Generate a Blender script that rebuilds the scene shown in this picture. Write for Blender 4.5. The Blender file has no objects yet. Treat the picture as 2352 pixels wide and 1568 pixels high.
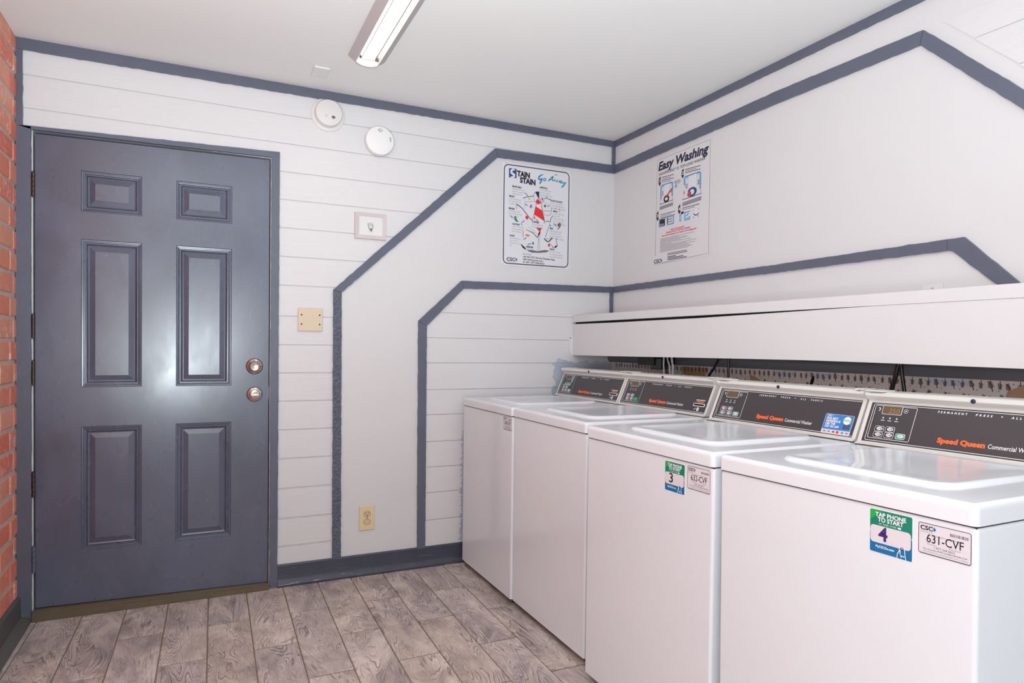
import bpy, bmesh, math, random
from mathutils import Vector, Matrix
random.seed(7)
scn = bpy.context.scene
COL = scn.collection
def lin(c):
    return tuple((v/255/12.92) if v/255 <= .04045 else ((v/255+.055)/1.055)**2.4 for v in c)+(1.0,)

# ------------------------------------------------------------------ camera
H = 2.433
cd = bpy.data.cameras.new('camera'); cam = bpy.data.objects.new('camera', cd); COL.objects.link(cam)
cd.sensor_width = 36.0; cd.sensor_fit = 'HORIZONTAL'
cd.lens = 1511.06/2352*36.0
cd.shift_x = -17.67/2352; cd.shift_y = 41.19/2352
cd.clip_start = .05
Rv = Vector((.90134854, -.43289638, .01309713)); Uv = Vector((-.00336146, .02324731, .99972409)); Fv = Vector((.43308142, .90114387, -.01949876))
M = Matrix((Rv, Uv, -Fv)).transposed().to_4x4(); M.translation = Vector((-2.2454, -3.3795, 1.1848))
cam.matrix_world = M
scn.camera = cam

# ------------------------------------------------------------------ world, daylight, exposure
w = bpy.data.worlds.new('world'); scn.world = w; w.use_nodes = True
bg = w.node_tree.nodes['Background']; bg.inputs[0].default_value = (.80, .88, 1.0, 1); bg.inputs[1].default_value = 1.0
scn.view_settings.view_transform = 'Standard'; scn.view_settings.look = 'None'
scn.view_settings.exposure = -0.80; scn.view_settings.gamma = 1.0; scn.view_settings.use_curve_mapping = False
def area(name, loc, rot, sx, sy, power, col):
    d = bpy.data.lights.new(name, 'AREA'); d.shape = 'RECTANGLE'; d.size = sx; d.size_y = sy; d.energy = power; d.color = col
    o = bpy.data.objects.new(name, d); COL.objects.link(o); o.location = loc; o.rotation_euler = rot; return o
YF = -5.6      # front wall, behind the camera
# daylight coming in through the wide window of the front wall (behind the camera)
area('window_daylight', (-1.75, YF-.12, 1.45), (math.radians(90), 0, 0), 2.3, 1.9, 21, (.93, .975, 1.0))
# fill light added at an unseen side window to brighten the right wall
area('side_fill_light', (-3.12, -4.25, 1.00), (0, math.radians(-90), 0), 1.6, 2.3, 22, (.86, .97, 1.0))
# the photographer's flash, bounced off the ceiling
sd = bpy.data.lights.new('bounce_flash', 'SPOT'); sd.energy = 520; sd.spot_size = math.radians(165); sd.spot_blend = 1.0; sd.shadow_soft_size = .15; sd.color = (.85, .97, 1.0)
so = bpy.data.objects.new('bounce_flash', sd); COL.objects.link(so); so.location = (-2.45, -3.20, .95)
so.rotation_euler = Vector((.02, .36, .93)).to_track_quat('-Z', 'Y').to_euler()

# the small direct part of the same flash, at the camera
fd = bpy.data.lights.new('direct_flash', 'POINT'); fd.energy = 46; fd.shadow_soft_size = .10; fd.color = (.90, .98, 1.0)
fo = bpy.data.objects.new('direct_flash', fd); COL.objects.link(fo); fo.location = (-2.20, -3.42, 1.30)

# ------------------------------------------------------------------ materials
class NT:
    def __init__(s, name):
        s.m = bpy.data.materials.new(name); s.m.use_nodes = True; s.t = s.m.node_tree; s.b = s.t.nodes['Principled BSDF']
    def n(s, typ, **kw):
        x = s.t.nodes.new(typ)
        for k, v in kw.items():
            if k.startswith('i_'): x.inputs[k[2:].replace('_', ' ')].default_value = v
            else: setattr(x, k, v)
        return x
    def l(s, a, b): s.t.links.new(a, b)
    def coord(s, scale=(1,1,1), out='Object'):
        tc = s.n('ShaderNodeTexCoord'); mp = s.n('ShaderNodeMapping'); mp.inputs['Scale'].default_value = scale
        s.l(tc.outputs[out], mp.inputs['Vector']); return mp.outputs['Vector']
    def noise(s, vec, scale=5, detail=3, rough=.55, dist=0):
        x = s.n('ShaderNodeTexNoise'); x.inputs['Scale'].default_value = scale; x.inputs['Detail'].default_value = detail
        x.inputs['Roughness'].default_value = rough; x.inputs['Distortion'].default_value = dist
        s.l(vec, x.inputs['Vector']); return x.outputs['Fac']
    def ramp(s, fac, stops):
        r = s.n('ShaderNodeValToRGB'); e = r.color_ramp.elements
        while len(e) < len(stops): e.new(.5)
        for i, (p, c) in enumerate(stops): e[i].position = p; e[i].color = c if len(c) == 4 else (*c, 1)
        s.l(fac, r.inputs[0]); return r.outputs[0]
    def mix(s, f, a, b, mode='MIX'):
        x = s.n('ShaderNodeMix', data_type='RGBA', blend_type=mode)
        for sock, v in ((x.inputs[0], f), (x.inputs[6], a), (x.inputs[7], b)):
            if hasattr(v, 'links') or hasattr(v, 'is_output'): s.l(v, sock)
            else: sock.default_value = v
        return x.outputs[2]
    def math(s, op, a, b=0.0, c=None, clamp=False):
        x = s.n('ShaderNodeMath', operation=op); x.use_clamp = clamp
        for i, v in enumerate((a, b) if c is None else (a, b, c)):
            if hasattr(v, 'is_output'): s.l(v, x.inputs[i])
            else: x.inputs[i].default_value = v
        return x.outputs[0]
    def bump(s, h, strength=.2, dist=.002, normal=None):
        x = s.n('ShaderNodeBump'); x.inputs['Strength'].default_value = strength; x.inputs['Distance'].default_value = dist
        s.l(h, x.inputs['Height'])
        if normal: s.l(normal, x.inputs['Normal'])
        s.l(x.outputs[0], s.b.inputs['Normal']); return x.outputs[0]
def simple(name, rgb, rough=.5, metal=0, coat=0, var=.0, vs=8, bump=0, bs=60, spec=.5):
    k = NT(name); k.b.inputs['Roughness'].default_value = rough; k.b.inputs['Metallic'].default_value = metal
    k.b.inputs['Coat Weight'].default_value = coat; k.b.inputs['Coat Roughness'].default_value = .08
    k.b.inputs['Specular IOR Level'].default_value = spec
    c = lin(rgb); vec = k.coord()
    if var:
        f = k.noise(vec, vs, 4); c2 = tuple(v*(1-var) for v in c[:3])+(1,)
        k.l(k.mix(f, c2, c), k.b.inputs['Base Color'])
    else: k.b.inputs['Base Color'].default_value = c
    if bump: k.bump(k.noise(vec, bs, 3), bump, .002)
    return k.m
MAT = {}
WALL = (222, 221, 223)
MAT['paint'] = simple('white_wall_paint', WALL, .5, var=.05, vs=2.5, bump=.18, bs=45)
MAT['ceiling'] = simple('ceiling_paint', (238, 237, 236), .62, var=.05, vs=2, bump=.3, bs=30)
MAT['plaster'] = simple('painted_cover', (228, 227, 228), .4, var=.03)
MAT['pinkish'] = simple('painted_frame', (212, 200, 201), .5, var=.05)
MAT['detector'] = simple('white_plastic', (240, 239, 239), .35)
MAT['detector2'] = simple('painted_plastic', (226, 222, 221), .4)
MAT['slot'] = simple('dark_slot', (110, 108, 110), .6)
MAT['black'] = simple('black_plastic', (18, 18, 20), .45)
MAT['hole'] = simple('dark_hole', (8, 8, 8), .9)
MAT['beige'] = simple('beige_plate', (222, 205, 178), .4, var=.03)
MAT['ivory'] = simple('ivory_outlet', (228, 212, 170), .35)
MAT['ivory2'] = simple('ivory_socket_face', (214, 194, 152), .4)
MAT['bronze'] = simple('bronze_threshold', (118, 106, 86), .4, metal=.2, var=.25, vs=12)
MAT['oldbrass'] = simple('aged_brass', (92, 74, 62), .45, metal=.6, var=.3, vs=60)
MAT['nickel'] = simple('satin_nickel', (205, 194, 188), .22, metal=1)
MAT['enamel'] = simple('white_enamel', (229, 231, 237), .13, coat=.0, spec=.5)
MAT['console'] = simple('console_plastic', (226, 223, 218), .3, coat=.15)
MAT['base'] = simple('grey_base_steel', (120, 112, 114), .5, metal=.3, var=.2, vs=20)
MAT['seamgrey'] = simple('grey_seam_shade', (58, 54, 56), .7)
MAT['panel'] = simple('charcoal_panel', (66, 61, 65), .38, var=.08, vs=10)
MAT['white'] = simple('white_print', (236, 236, 238), .5)
MAT['grey'] = simple('grey_print', (150, 148, 156), .6)
MAT['midgrey'] = simple('mid_grey_print', (112, 108, 118), .6)
MAT['ink'] = simple('black_print', (34, 31, 38), .55)
MAT['navy'] = simple('navy_print', (38, 36, 66), .55)
MAT['violet'] = simple('violet_print', (58, 42, 112), .5)
MAT['orange'] = simple('orange_print', (255, 108, 44), .5)
MAT['red'] = simple('red_print', (236, 40, 46), .5)
MAT['crimson'] = simple('crimson_print', (200, 60, 76), .55)
MAT['brown'] = simple('brown_print', (142, 74, 66), .55)
MAT['yellow'] = simple('yellow_print', (226, 200, 84), .55)
MAT['purple'] = simple('purple_print', (176, 110, 176), .55)
MAT['leaf'] = simple('green_print', (66, 140, 92), .55)
MAT['blue'] = simple('blue_print', (64, 142, 196), .5)
MAT['paleblue'] = simple('pale_blue_print', (150, 196, 226), .55)
MAT['logoblue'] = simple('logo_blue_print', (36, 78, 122), .5)
MAT['teal'] = simple('teal_print', (36, 146, 184), .5)
MAT['green'] = simple('sticker_green', (16, 132, 108), .35)
MAT['brightgreen'] = simple('sticker_bright_green', (30, 172, 74), .35)
MAT['stickblue'] = simple('sticker_blue', (14, 112, 168), .35)
MAT['appblue'] = simple('app_sticker_blue', (52, 130, 210), .35)
MAT['lime'] = simple('lime_print', (120, 206, 100), .45)
MAT['mint'] = simple('mint_residue', (146, 196, 188), .7, var=.15, vs=90)
MAT['startgreen'] = simple('start_button_green', (44, 176, 130), .4)
MAT['amber2'] = simple('amber_digits', (150, 118, 74), .4)
MAT['amber'] = simple('amber_display', (112, 92, 64), .25, var=.35, vs=80)
MAT['stickerpaper'] = simple('sticker_paper', (222, 216, 222), .35)
MAT['poster'] = simple('poster_paper', (226, 226, 232), .38)
MAT['poster2'] = simple('poster_paper_warm', (222, 220, 223), .38)
MAT['darkrail'] = simple('dark_rail', (128, 128, 136), .38, var=.35, vs=3)
MAT['cable'] = simple('black_cable', (20, 19, 22), .3)
MAT['whitecable'] = simple('white_cable', (214, 212, 214), .4)
MAT['whitereflector'] = simple('white_reflector', (250, 246, 242), .35)
MAT['fixture'] = simple('grey_fixture', (186, 178, 178), .42)
MAT['glassdark'] = simple('window_frame_paint', (222, 222, 222), .5)

def m_trim(name, rgb, peel=False):
    k = NT(name); vec = k.coord(); c = lin(rgb)
    f = k.noise(vec, 9, 4); col = k.mix(f, tuple(v*.86 for v in c[:3])+(1,), tuple(v*1.08 for v in c[:3])+(1,))
    sp = k.noise(vec, 150, 2); spk = k.ramp(sp, [(.72, (0,0,0)), (.76, (1,1,1))])
    col = k.mix(k.math('MULTIPLY', spk, .5), col, lin((170, 168, 176)))
    k.l(col, k.b.inputs['Base Color']); k.b.inputs['Roughness'].default_value = .24 if peel else .36
    k.bump(k.noise(k.coord((1,1,.8)), 85 if peel else 60, 2 if peel else 4), 1.0 if peel else .35, .012 if peel else .002)
    return k.m
MAT['trim'] = m_trim('blue_grey_trim_paint', (97, 102, 119))
MAT['peel'] = m_trim('blistered_trim_paint', (92, 100, 116), True)

def m_door():
    k = NT('blue_grey_door_paint'); vec = k.coord()
    c = lin((84, 90, 112))
    patch = k.noise(k.coord((1.2, 1, .8)), 2.6, 3, .5, .6)
    p = k.ramp(patch, [(.40, (0,0,0)), (.62, (1,1,1))])
    col = k.mix(p, tuple(v*.84 for v in c[:3])+(1,), tuple(v*1.10 for v in c[:3])+(1,))
    col = k.mix(k.math('MULTIPLY', k.noise(vec, 60, 4), .14), col, lin((70, 72, 88)))
    k.l(col, k.b.inputs['Base Color'])
    r = k.math('MULTIPLY_ADD', k.noise(k.coord((1, 1, .5)), 5, 4, .6, .4), .24, .15)
    k.l(r, k.b.inputs['Roughness']); k.b.inputs['Specular IOR Level'].default_value = 1.0
    k.bump(k.noise(vec, 26, 4), .06, .002)
    return k.m
MAT['door'] = m_door()

def m_siding():
    k = NT('painted_wood_siding'); c = lin(WALL)
    g = k.noise(k.coord((1.0, 1, 26)), 4, 6, .62, .7)
    msk = k.noise(k.coord(), 2.2, 3); msk = k.ramp(msk, [(.40, (.12,.12,.12)), (.62, (1,1,1))])
    k.l(k.mix(k.math('MULTIPLY', k.ramp(g, [(.45, (0,0,0)), (.75, (1,1,1))]), .05), c, lin((150, 146, 150))), k.b.inputs['Base Color'])
    k.b.inputs['Roughness'].default_value = .42
    k.bump(k.math('MULTIPLY', k.math('ADD', g, k.math('MULTIPLY', k.noise(k.coord(), 40, 3), .3)), msk), .42, .003)
    return k.m
MAT['siding'] = m_siding()
def m_oldpaint():
    # white paint over an older blue coat that still shows beside and behind the machines
    k = NT('white_paint_over_old_blue'); tc = k.n('ShaderNodeTexCoord'); sx = k.n('ShaderNodeSeparateXYZ'); k.l(tc.outputs['Object'], sx.inputs[0])
    x, z = sx.outputs[0], sx.outputs[2]
    nz = k.math('MULTIPLY', k.math('SUBTRACT', k.noise(k.coord(), 14, 5, .6, .3), .5), .16)
    xa = k.math('ADD', x, nz)
    a = k.math('MULTIPLY', k.math('GREATER_THAN', xa, -.40), k.math('LESS_THAN', k.math('ADD', z, k.math('MULTIPLY', nz, .7)), 1.10))
    nz2 = k.math('MULTIPLY', k.math('SUBTRACT', k.noise(k.coord((1,1,3)), 22, 5, .6), .5), .09)
    b = k.math('MULTIPLY', k.math('GREATER_THAN', k.math('ADD', x, nz2), -.968), k.math('LESS_THAN', z, .72))
    sm = k.math('MAXIMUM', a, b)
    soft = k.math('MULTIPLY_ADD', k.noise(k.coord(), 9, 3), .9, .25, clamp=True)
    k.l(k.mix(k.math('MULTIPLY', sm, soft), lin(WALL), lin((158, 174, 200))), k.b.inputs['Base Color'])
    k.b.inputs['Roughness'].default_value = .45
    g = k.noise(k.coord((1.0, 1, 26)), 4, 6, .62, .7); k.bump(g, .16, .003)
    return k.m
MAT['oldpaint'] = m_oldpaint()

def m_floor():
    k = NT('wood_look_tile'); at = k.n('ShaderNodeAttribute', attribute_name='tile'); at.attribute_type = 'GEOMETRY'
    sep = k.n('ShaderNodeSeparateColor'); k.l(at.outputs['Color'], sep.inputs[0]); R, G, B = sep.outputs
    tc = k.n('ShaderNodeTexCoord'); off = k.n('ShaderNodeVectorMath', operation='SCALE'); k.l(at.outputs['Color'], off.inputs[0]); off.inputs['Scale'].default_value = 37.0
    add = k.n('ShaderNodeVectorMath', operation='ADD'); k.l(tc.outputs['Object'], add.inputs[0]); k.l(off.outputs[0], add.inputs[1])
    def mp(s):
        m = k.n('ShaderNodeMapping'); m.inputs['Scale'].default_value = s; k.l(add.outputs[0], m.inputs['Vector']); return m.outputs[0]
    rings = k.noise(mp((4.2, .80, 1)), 1.5, 3.0, .5, .55)
    fr = k.math('FRACT', k.math('MULTIPLY', rings, k.math('MULTIPLY_ADD', R, 22, 26)))
    tri = k.math('ABSOLUTE', k.math('SUBTRACT', fr, .5))
    line = k.ramp(tri, [(0.0, (1,1,1)), (.16, (0,0,0))])
    gate = k.ramp(k.noise(mp((6, 3, 1)), 2.2, 3), [(.40, (.04,.04,.04)), (.58, (1,1,1))])
    line = k.math('MULTIPLY', line, gate)
    lite = k.math('MULTIPLY', k.ramp(k.math('ABSOLUTE', k.math('SUBTRACT', fr, .78)), [(0.0, (1,1,1)), (.10, (0,0,0))]), gate)
    fine = k.noise(mp((34, 2.6, 1)), 6, 5, .62, .8); fl = k.ramp(fine, [(.33, (1,1,1)), (.45, (0,0,0))])
    cloud = k.noise(mp((3.2, 1.3, 1)), 3.0, 6, .66, .9)
    base = k.ramp(cloud, [(.30, lin((119, 105, 104))), (.42, lin((171, 156, 150))), (.55, lin((214, 198, 188))), (.72, lin((246, 232, 223)))])
    tint = k.mix(G, lin((187, 177, 182)), lin((223, 206, 187)))
    base = k.mix(.30, base, tint)
    base = k.mix(k.math('MULTIPLY', B, .30), base, lin((153, 139, 135)))
    patch = k.ramp(k.noise(mp((3.4, 2.2, 1)), 1.9, 5, .65, .8), [(.52, (0,0,0)), (.66, (1,1,1))])
    base = k.mix(k.math('MULTIPLY', patch, .55), base, lin((129, 119, 129)))
    base = k.mix(k.math('MULTIPLY', fl, .45), base, lin((105, 90, 87)))
    base = k.mix(k.math('MULTIPLY', line, .72), base, lin((95, 81, 81)))
    base = k.mix(k.math('MULTIPLY', lite, .35), base, lin((248, 248, 246)))
    k.l(base, k.b.inputs['Base Color'])
    k.b.inputs['Roughness'].default_value = .42
    h = k.math('SUBTRACT', k.math('MULTIPLY', fine, .5), line)
    k.bump(h, .5, .002)
    return k.m
MAT['floor'] = m_floor()
MAT['grout'] = simple('floor_grout', (150, 132, 112), .8, var=.3, vs=25)
def m_brick():
    k = NT('red_brick'); at = k.n('ShaderNodeAttribute', attribute_name='tile'); at.attribute_type = 'GEOMETRY'
    sep = k.n('ShaderNodeSeparateColor'); k.l(at.outputs['Color'], sep.inputs[0]); R, G, B = sep.outputs
    col = k.mix(R, lin((241, 128, 104)), lin((245, 170, 142)))
    col = k.mix(k.math('MULTIPLY', k.noise(k.coord(), 18, 5), .35), col, lin((184, 113, 101)))
    sm = k.ramp(k.noise(k.coord((1, 1, 1.6)), 15, 5, .65, 1.1), [(.52, (0,0,0)), (.66, (1,1,1))])
    col = k.mix(k.math('MULTIPLY', sm, k.math('MULTIPLY', G, .65)), col, lin((245, 245, 245)))
    k.l(col, k.b.inputs['Base Color']); k.b.inputs['Roughness'].default_value = .7
    k.bump(k.noise(k.coord(), 40, 5), .7, .004); return k.m
MAT['brick'] = m_brick()
MAT['mortar'] = simple('mortar', (214, 200, 188), .85, var=.25, vs=30, bump=.8, bs=70)
def m_base():
    k = NT('worn_baseboard'); c = lin((72, 76, 92))
    tc = k.n('ShaderNodeTexCoord'); sx = k.n('ShaderNodeSeparateXYZ'); k.l(tc.outputs['Object'], sx.inputs[0])
    lo = k.math('LESS_THAN', sx.outputs[2], .026)
    s = k.ramp(k.noise(k.coord((3, 3, 40)), 3, 5, .7), [(.60, (0,0,0)), (.66, (1,1,1))])
    f = k.noise(k.coord(), 9, 4)
    col = k.mix(f, tuple(v*.7 for v in c[:3])+(1,), c)
    k.l(k.mix(k.math('MULTIPLY', s, k.math('MULTIPLY_ADD', lo, .55, .12)), col, lin((186, 182, 184))), k.b.inputs['Base Color'])
    k.b.inputs['Roughness'].default_value = .4; k.bump(k.noise(k.coord((1, 1, 12)), 12, 4), .4, .003); return k.m
MAT['baseboard'] = m_base()
MAT['baseleft'] = simple('brown_grey_cove_base', (98, 94, 91), .45, var=.3, vs=6)
def m_emit(name, col, s):
    k = NT(name); k.b.inputs['Base Color'].default_value = (.9, .9, .9, 1); k.b.inputs['Emission Color'].default_value = col
    k.b.inputs['Emission Strength'].default_value = s; return k.m
def m_lens():
    # ribbed prismatic lens lit from inside by the tubes
    k = NT('lit_ribbed_lens'); k.b.inputs['Base Color'].default_value = (.9, .9, .9, 1); k.b.inputs['Roughness'].default_value = .4
    k.b.inputs['Emission Color'].default_value = (1, .975, .955, 1)
    lw = k.n('ShaderNodeLayerWeight'); lw.inputs['Blend'].default_value = .35
    k.l(k.math('MULTIPLY_ADD', lw.outputs['Facing'], -LENS*.62, LENS), k.b.inputs['Emission Strength']); return k.m
LENS = 2.4
MAT['lens'] = m_lens()
MAT['wallpaper'] = simple('cream_wallpaper', (240, 234, 230), .6, var=.18, vs=6)
MAT['sprig'] = simple('wallpaper_sprig', (92, 62, 62), .6)
MAT['torn'] = simple('torn_brown_backing', (198, 162, 130), .8, var=.2)
MAT['bluestain'] = simple('blue_paint_smear', (206, 216, 234), .6, var=.1)
g = NT('window_glass'); g.b.inputs['Transmission Weight'].default_value = 1; g.b.inputs['Roughness'].default_value = 0; g.b.inputs['IOR'].default_value = 1.1; MAT['glass'] = g.m

# ------------------------------------------------------------------ mesh helpers
class MB:
    def __init__(s): s.v = []; s.f = []; s.m = []; s.mats = []; s.c = []; s.col = None
    def mi(s, k):
        if k not in s.mats: s.mats.append(k)
        return s.mats.index(k)
    def add(s, vs, fs, mat, col=None):
        o = len(s.v); s.v += [tuple(v) for v in vs]; i = s.mi(mat)
        for f in fs: s.f.append([o+j for j in f]); s.m.append(i); s.c.append(col or s.col or (0,0,0,1))
        return s
    def box(s, a, b, mat, col=None):
        x0, x1 = sorted((a[0], b[0])); y0, y1 = sorted((a[1], b[1])); z0, z1 = sorted((a[2], b[2]))
        vs = [(x0,y0,z0),(x1,y0,z0),(x1,y1,z0),(x0,y1,z0),(x0,y0,z1),(x1,y0,z1),(x1,y1,z1),(x0,y1,z1)]
        return s.add(vs, [(0,3,2,1),(4,5,6,7),(0,1,5,4),(1,2,6,5),(2,3,7,6),(3,0,4,7)], mat, col)
    def prism(s, poly, fr, h0, h1, mat):
        """poly in 2D, fr(u,v,h)->3D"""
        n = len(poly); area2 = sum(poly[i][0]*poly[(i+1)%n][1]-poly[(i+1)%n][0]*poly[i][1] for i in range(n))
        if area2 < 0: poly = poly[::-1]
        vs = [fr(u, v, h0) for u, v in poly]+[fr(u, v, h1) for u, v in poly]
        fs = [tuple(range(n-1, -1, -1)), tuple(range(n, 2*n))]+[(i, (i+1) % n, n+(i+1) % n, n+i) for i in range(n)]
        return s.add(vs, fs, mat)
    def flat(s, poly, fr, h, mat):
        n = len(poly); area2 = sum(poly[i][0]*poly[(i+1)%n][1]-poly[(i+1)%n][0]*poly[i][1] for i in range(n))
        if area2 < 0: poly = poly[::-1]
        return s.add([fr(u, v, h) for u, v in poly], [tuple(range(n))], mat)
    def stroke(s, pts, wd, fr, h, mat, closed=False):
        P = [Vector((a, b)) for a, b in pts]; n = len(P); L = []; Rr = []
        for i in range(n):
            a = P[i-1] if (i > 0 or closed) else P[i]; b = P[(i+1) % n] if (i < n-1 or closed) else P[i]
            d = (b-a); d = d.normalized() if d.length > 1e-9 else Vector((1, 0)); nn = Vector((-d.y, d.x))
            ww = (wd[i] if isinstance(wd, (list, tuple)) else wd)/2
            L.append(P[i]+nn*ww); Rr.append(P[i]-nn*ww)
        vs = [fr(p.x, p.y, h) for p in L]+[fr(p.x, p.y, h) for p in Rr]
        fs = [(n+i, n+(i+1) % n, (i+1) % n, i) for i in range(n if closed else n-1)]
        return s.add(vs, fs, mat)
    def disc(s, c, rx, ry, fr, h, mat, n=20, rot=0):
        ca, sa = math.cos(rot), math.sin(rot)
        return s.flat([(c[0]+rx*math.cos(t)*ca-ry*math.sin(t)*sa, c[1]+rx*math.cos(t)*sa+ry*math.sin(t)*ca) for t in [2*math.pi*i/n for i in range(n)]], fr, h, mat)
    def tube(s, pts, r, mat, n=10, ry=None):
        P = [Vector(p) for p in pts]; vs = []; fs = []
        up = Vector((.01, .02, 1))
        for i, p in enumerate(P):
            d = (P[min(i+1, len(P)-1)]-P[max(i-1, 0)]).normalized()
            a = d.cross(up if abs(d.normalized().dot(up.normalized())) < .95 else Vector((1, .1, 0))).normalized(); b = d.cross(a)
            for j in range(n):
                t = 2*math.pi*j/n; vs.append(p+a*r*math.cos(t)+b*(ry or r)*math.sin(t))
        for i in range(len(P)-1):
            for j in range(n): fs.append((i*n+j, i*n+(j+1) % n, (i+1)*n+(j+1) % n, (i+1)*n+j))
        fs.append(tuple(range(n-1, -1, -1))); fs.append(tuple((len(P)-1)*n+j for j in range(n)))
        return s.add(vs, fs, mat)
    def lathe(s, prof, fr, mat, n=40, c=(0, 0)):
        """prof: list of (radius, height); fr(u,v,h)"""
        vs = []; fs = []
        for r, h in prof:
            for j in range(n):
                t = 2*math.pi*j/n; vs.append(fr(c[0]+r*math.cos(t), c[1]+r*math.sin(t), h))
        for i in range(len(prof)-1):
            for j in range(n): fs.append((i*n+j, i*n+(j+1) % n, (i+1)*n+(j+1) % n, (i+1)*n+j))
        fs.append(tuple((len(prof)-1)*n+j for j in range(n)))
        return s.add(vs, fs, mat)
    def text(s, body, size, fr, u, v, h, mat, align='LEFT', off=0.0, shear=0.0, sx=1.0, sp=1.0, res=3, sv=0.0, fit=None):
        polys, vs = text_geo(body, align, off/size, shear, sp, res)
        if not vs: return s
        if fit:
            x0 = min(p[0] for p in vs); x1 = max(p[0] for p in vs)
            if align == 'LEFT': sx = fit/((x1)*size)
            else: sx = fit/((x1-x0)*size)
        return s.add([fr(u+x*size*sx, v+y*size+x*size*sx*sv, h) for x, y in vs], polys, mat)
    def build(s, name, parent=None, bevel=0, seg=3, smooth=None, tilecol=False, angle=35):
        me = bpy.data.meshes.new(name); me.from_pydata(s.v, [], s.f)
        for k in s.mats: me.materials.append(MAT[k])
        me.polygons.foreach_set('material_index', s.m)
        if tilecol:
            ca = me.color_attributes.new('tile', 'FLOAT_COLOR', 'CORNER'); data = []
            for p, c in zip(me.polygons, s.c): data += list(c)*p.loop_total
            ca.data.foreach_set('color', data)
        me.update()
        o = bpy.data.objects.new(name, me); COL.objects.link(o)
        if parent: o.parent = parent
        if bevel:
            b = o.modifiers.new('bevel', 'BEVEL'); b.width = bevel; b.segments = seg; b.limit_method = 'ANGLE'; b.angle_limit = math.radians(40)
            b.harden_normals = True; smooth = True if smooth is None else smooth
        if smooth:
            me.shade_smooth(); me.set_sharp_from_angle(angle=math.radians(angle)) if not bevel else None
        return o
def shell_box(name, a, b, mat, r, parent, seg=4):
    """box whose top and upright edges are rounded, bottom edge left sharp"""
    mb = MB(); mb.box(a, b, mat); o = mb.build(name, parent); zb = min(a[2], b[2])
    bm = bmesh.new(); bm.from_mesh(o.data)
    es = [e for e in bm.edges if not all(abs(v.co.z-zb) < 1e-6 for v in e.verts)]
    bmesh.ops.bevel(bm, geom=es, offset=r, segments=seg, profile=.5, affect='EDGES'); bm.to_mesh(o.data); bm.free()
    o.data.shade_smooth(); o.data.set_sharp_from_angle(angle=math.radians(50)); wn_ = o.modifiers.new('wn', 'WEIGHTED_NORMAL'); wn_.keep_sharp = True
    return o
_tc = {}
def text_geo(body, align, off, shear, sp, res):
    key = (body, align, round(off, 3), shear, sp, res)
    if key in _tc: return _tc[key]
    cu = bpy.data.curves.new('t', 'FONT'); cu.body = body; cu.size = 1; cu.align_x = align; cu.offset = off; cu.shear = shear; cu.space_character = sp
    cu.resolution_u = res; cu.fill_mode = 'FRONT'
    ob = bpy.data.objects.new('t', cu); COL.objects.link(ob)
    dg = bpy.context.evaluated_depsgraph_get(); dg.update()
    me = bpy.data.meshes.new_from_object(ob.evaluated_get(dg))
    vs = [(v.co.x, v.co.y) for v in me.vertices]; ps = []
    for p in me.polygons:
        q = list(p.vertices); A = sum(vs[q[i]][0]*vs[q[(i+1) % len(q)]][1]-vs[q[(i+1) % len(q)]][0]*vs[q[i]][1] for i in range(len(q)))
        ps.append(q if A > 0 else q[::-1])
    bpy.data.objects.remove(ob); bpy.data.curves.remove(cu); bpy.data.meshes.remove(me)
    _tc[key] = (ps, vs); return ps, vs
def empty(name, loc, rot=(0, 0, 0)):
    o = bpy.data.objects.new(name, None); o.empty_display_size = .1; o.location = loc; o.rotation_euler = rot; COL.objects.link(o); return o
def tag(o, label=None, cat=None, group=None, kind=None):
    for k, v in (('label', label), ('category', cat), ('group', group), ('kind', kind)):
        if v: o[k] = v
    return o
def struct(o, label=None):
    o['kind'] = 'structure'
    if label: o['label'] = label
    return o
# wall frames: (u, v, h) -> world, h = distance out of the wall into the room
FB = lambda u, v, h: (u, -h, v)              # back wall, u = x
FR = lambda u, v, h: (-h, -u, v)             # right wall, u = distance from the corner toward the camera
def rrect(u0, v0, u1, v1, r, n=5):
    P = []
    for cx, cy, a in ((u1-r, v1-r, 0), (u0+r, v1-r, 90), (u0+r, v0+r, 180), (u1-r, v0+r, 270)):
        for i in range(n+1):
            t = math.radians(a+90*i/n); P.append((cx+r*math.cos(t), cy+r*math.sin(t)))
    return P

# ------------------------------------------------------------------ floor
XL = -2.95
mb = MB(); mb.box((XL-.1, YF-.1, -.12), (.1, .1, -.004), 'grout')
TW, TL, J = .1625, .62, .0045
for i in range(-5, 16):
    xa = -2.385+(i-0)*.1635; par = (i % 2)
    k = -1
    while True:
        y1 = (-.05 if par == 0 else .26)-k*TL+ (0.0); y0 = y1-TL+.004; k += 1
        if i % 2 == 0: pass
        yy1 = min(y1, -.001); yy0 = max(y0, YF)
        if y1 < YF: break
        if yy0 >= yy1: continue
        sk = .0130
        def X(x, y): return x+sk*y
        a, b = xa+J*.5, xa+.1635-J*.5
        c = (random.random(), random.random(), random.random(), 1)
        ys0, ys1 = yy0+J*.5, yy1-J*.5
        if b < XL or a > .05: continue
        e = .0022
        P = [(X(a, ys0), ys0), (X(b, ys0), ys0), (X(b, ys1), ys1), (X(a, ys1), ys1)]
        cl = lambda x: min(max(x, XL), -.0005)
        P = [(cl(x), y) for x, y in P]; Q = [(cl(x+(e if q in (0, 3) else -e)), y+(e if q in (0, 1) else -e)) for q, (x, y) in enumerate(P)]
        vs = [(x, y, -.004) for x, y in P]+[(x, y, -.0012) for x, y in P]+[(x, y, 0) for x, y in Q]
        mb.add(vs, [(8, 9, 10, 11)]+[(4+q, 4+(q+1) % 4, 8+(q+1) % 4, 8+q) for q in range(4)]+[(q, (q+1) % 4, 4+(q+1) % 4, 4+q) for q in range(4)], 'floor', c)
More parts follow.
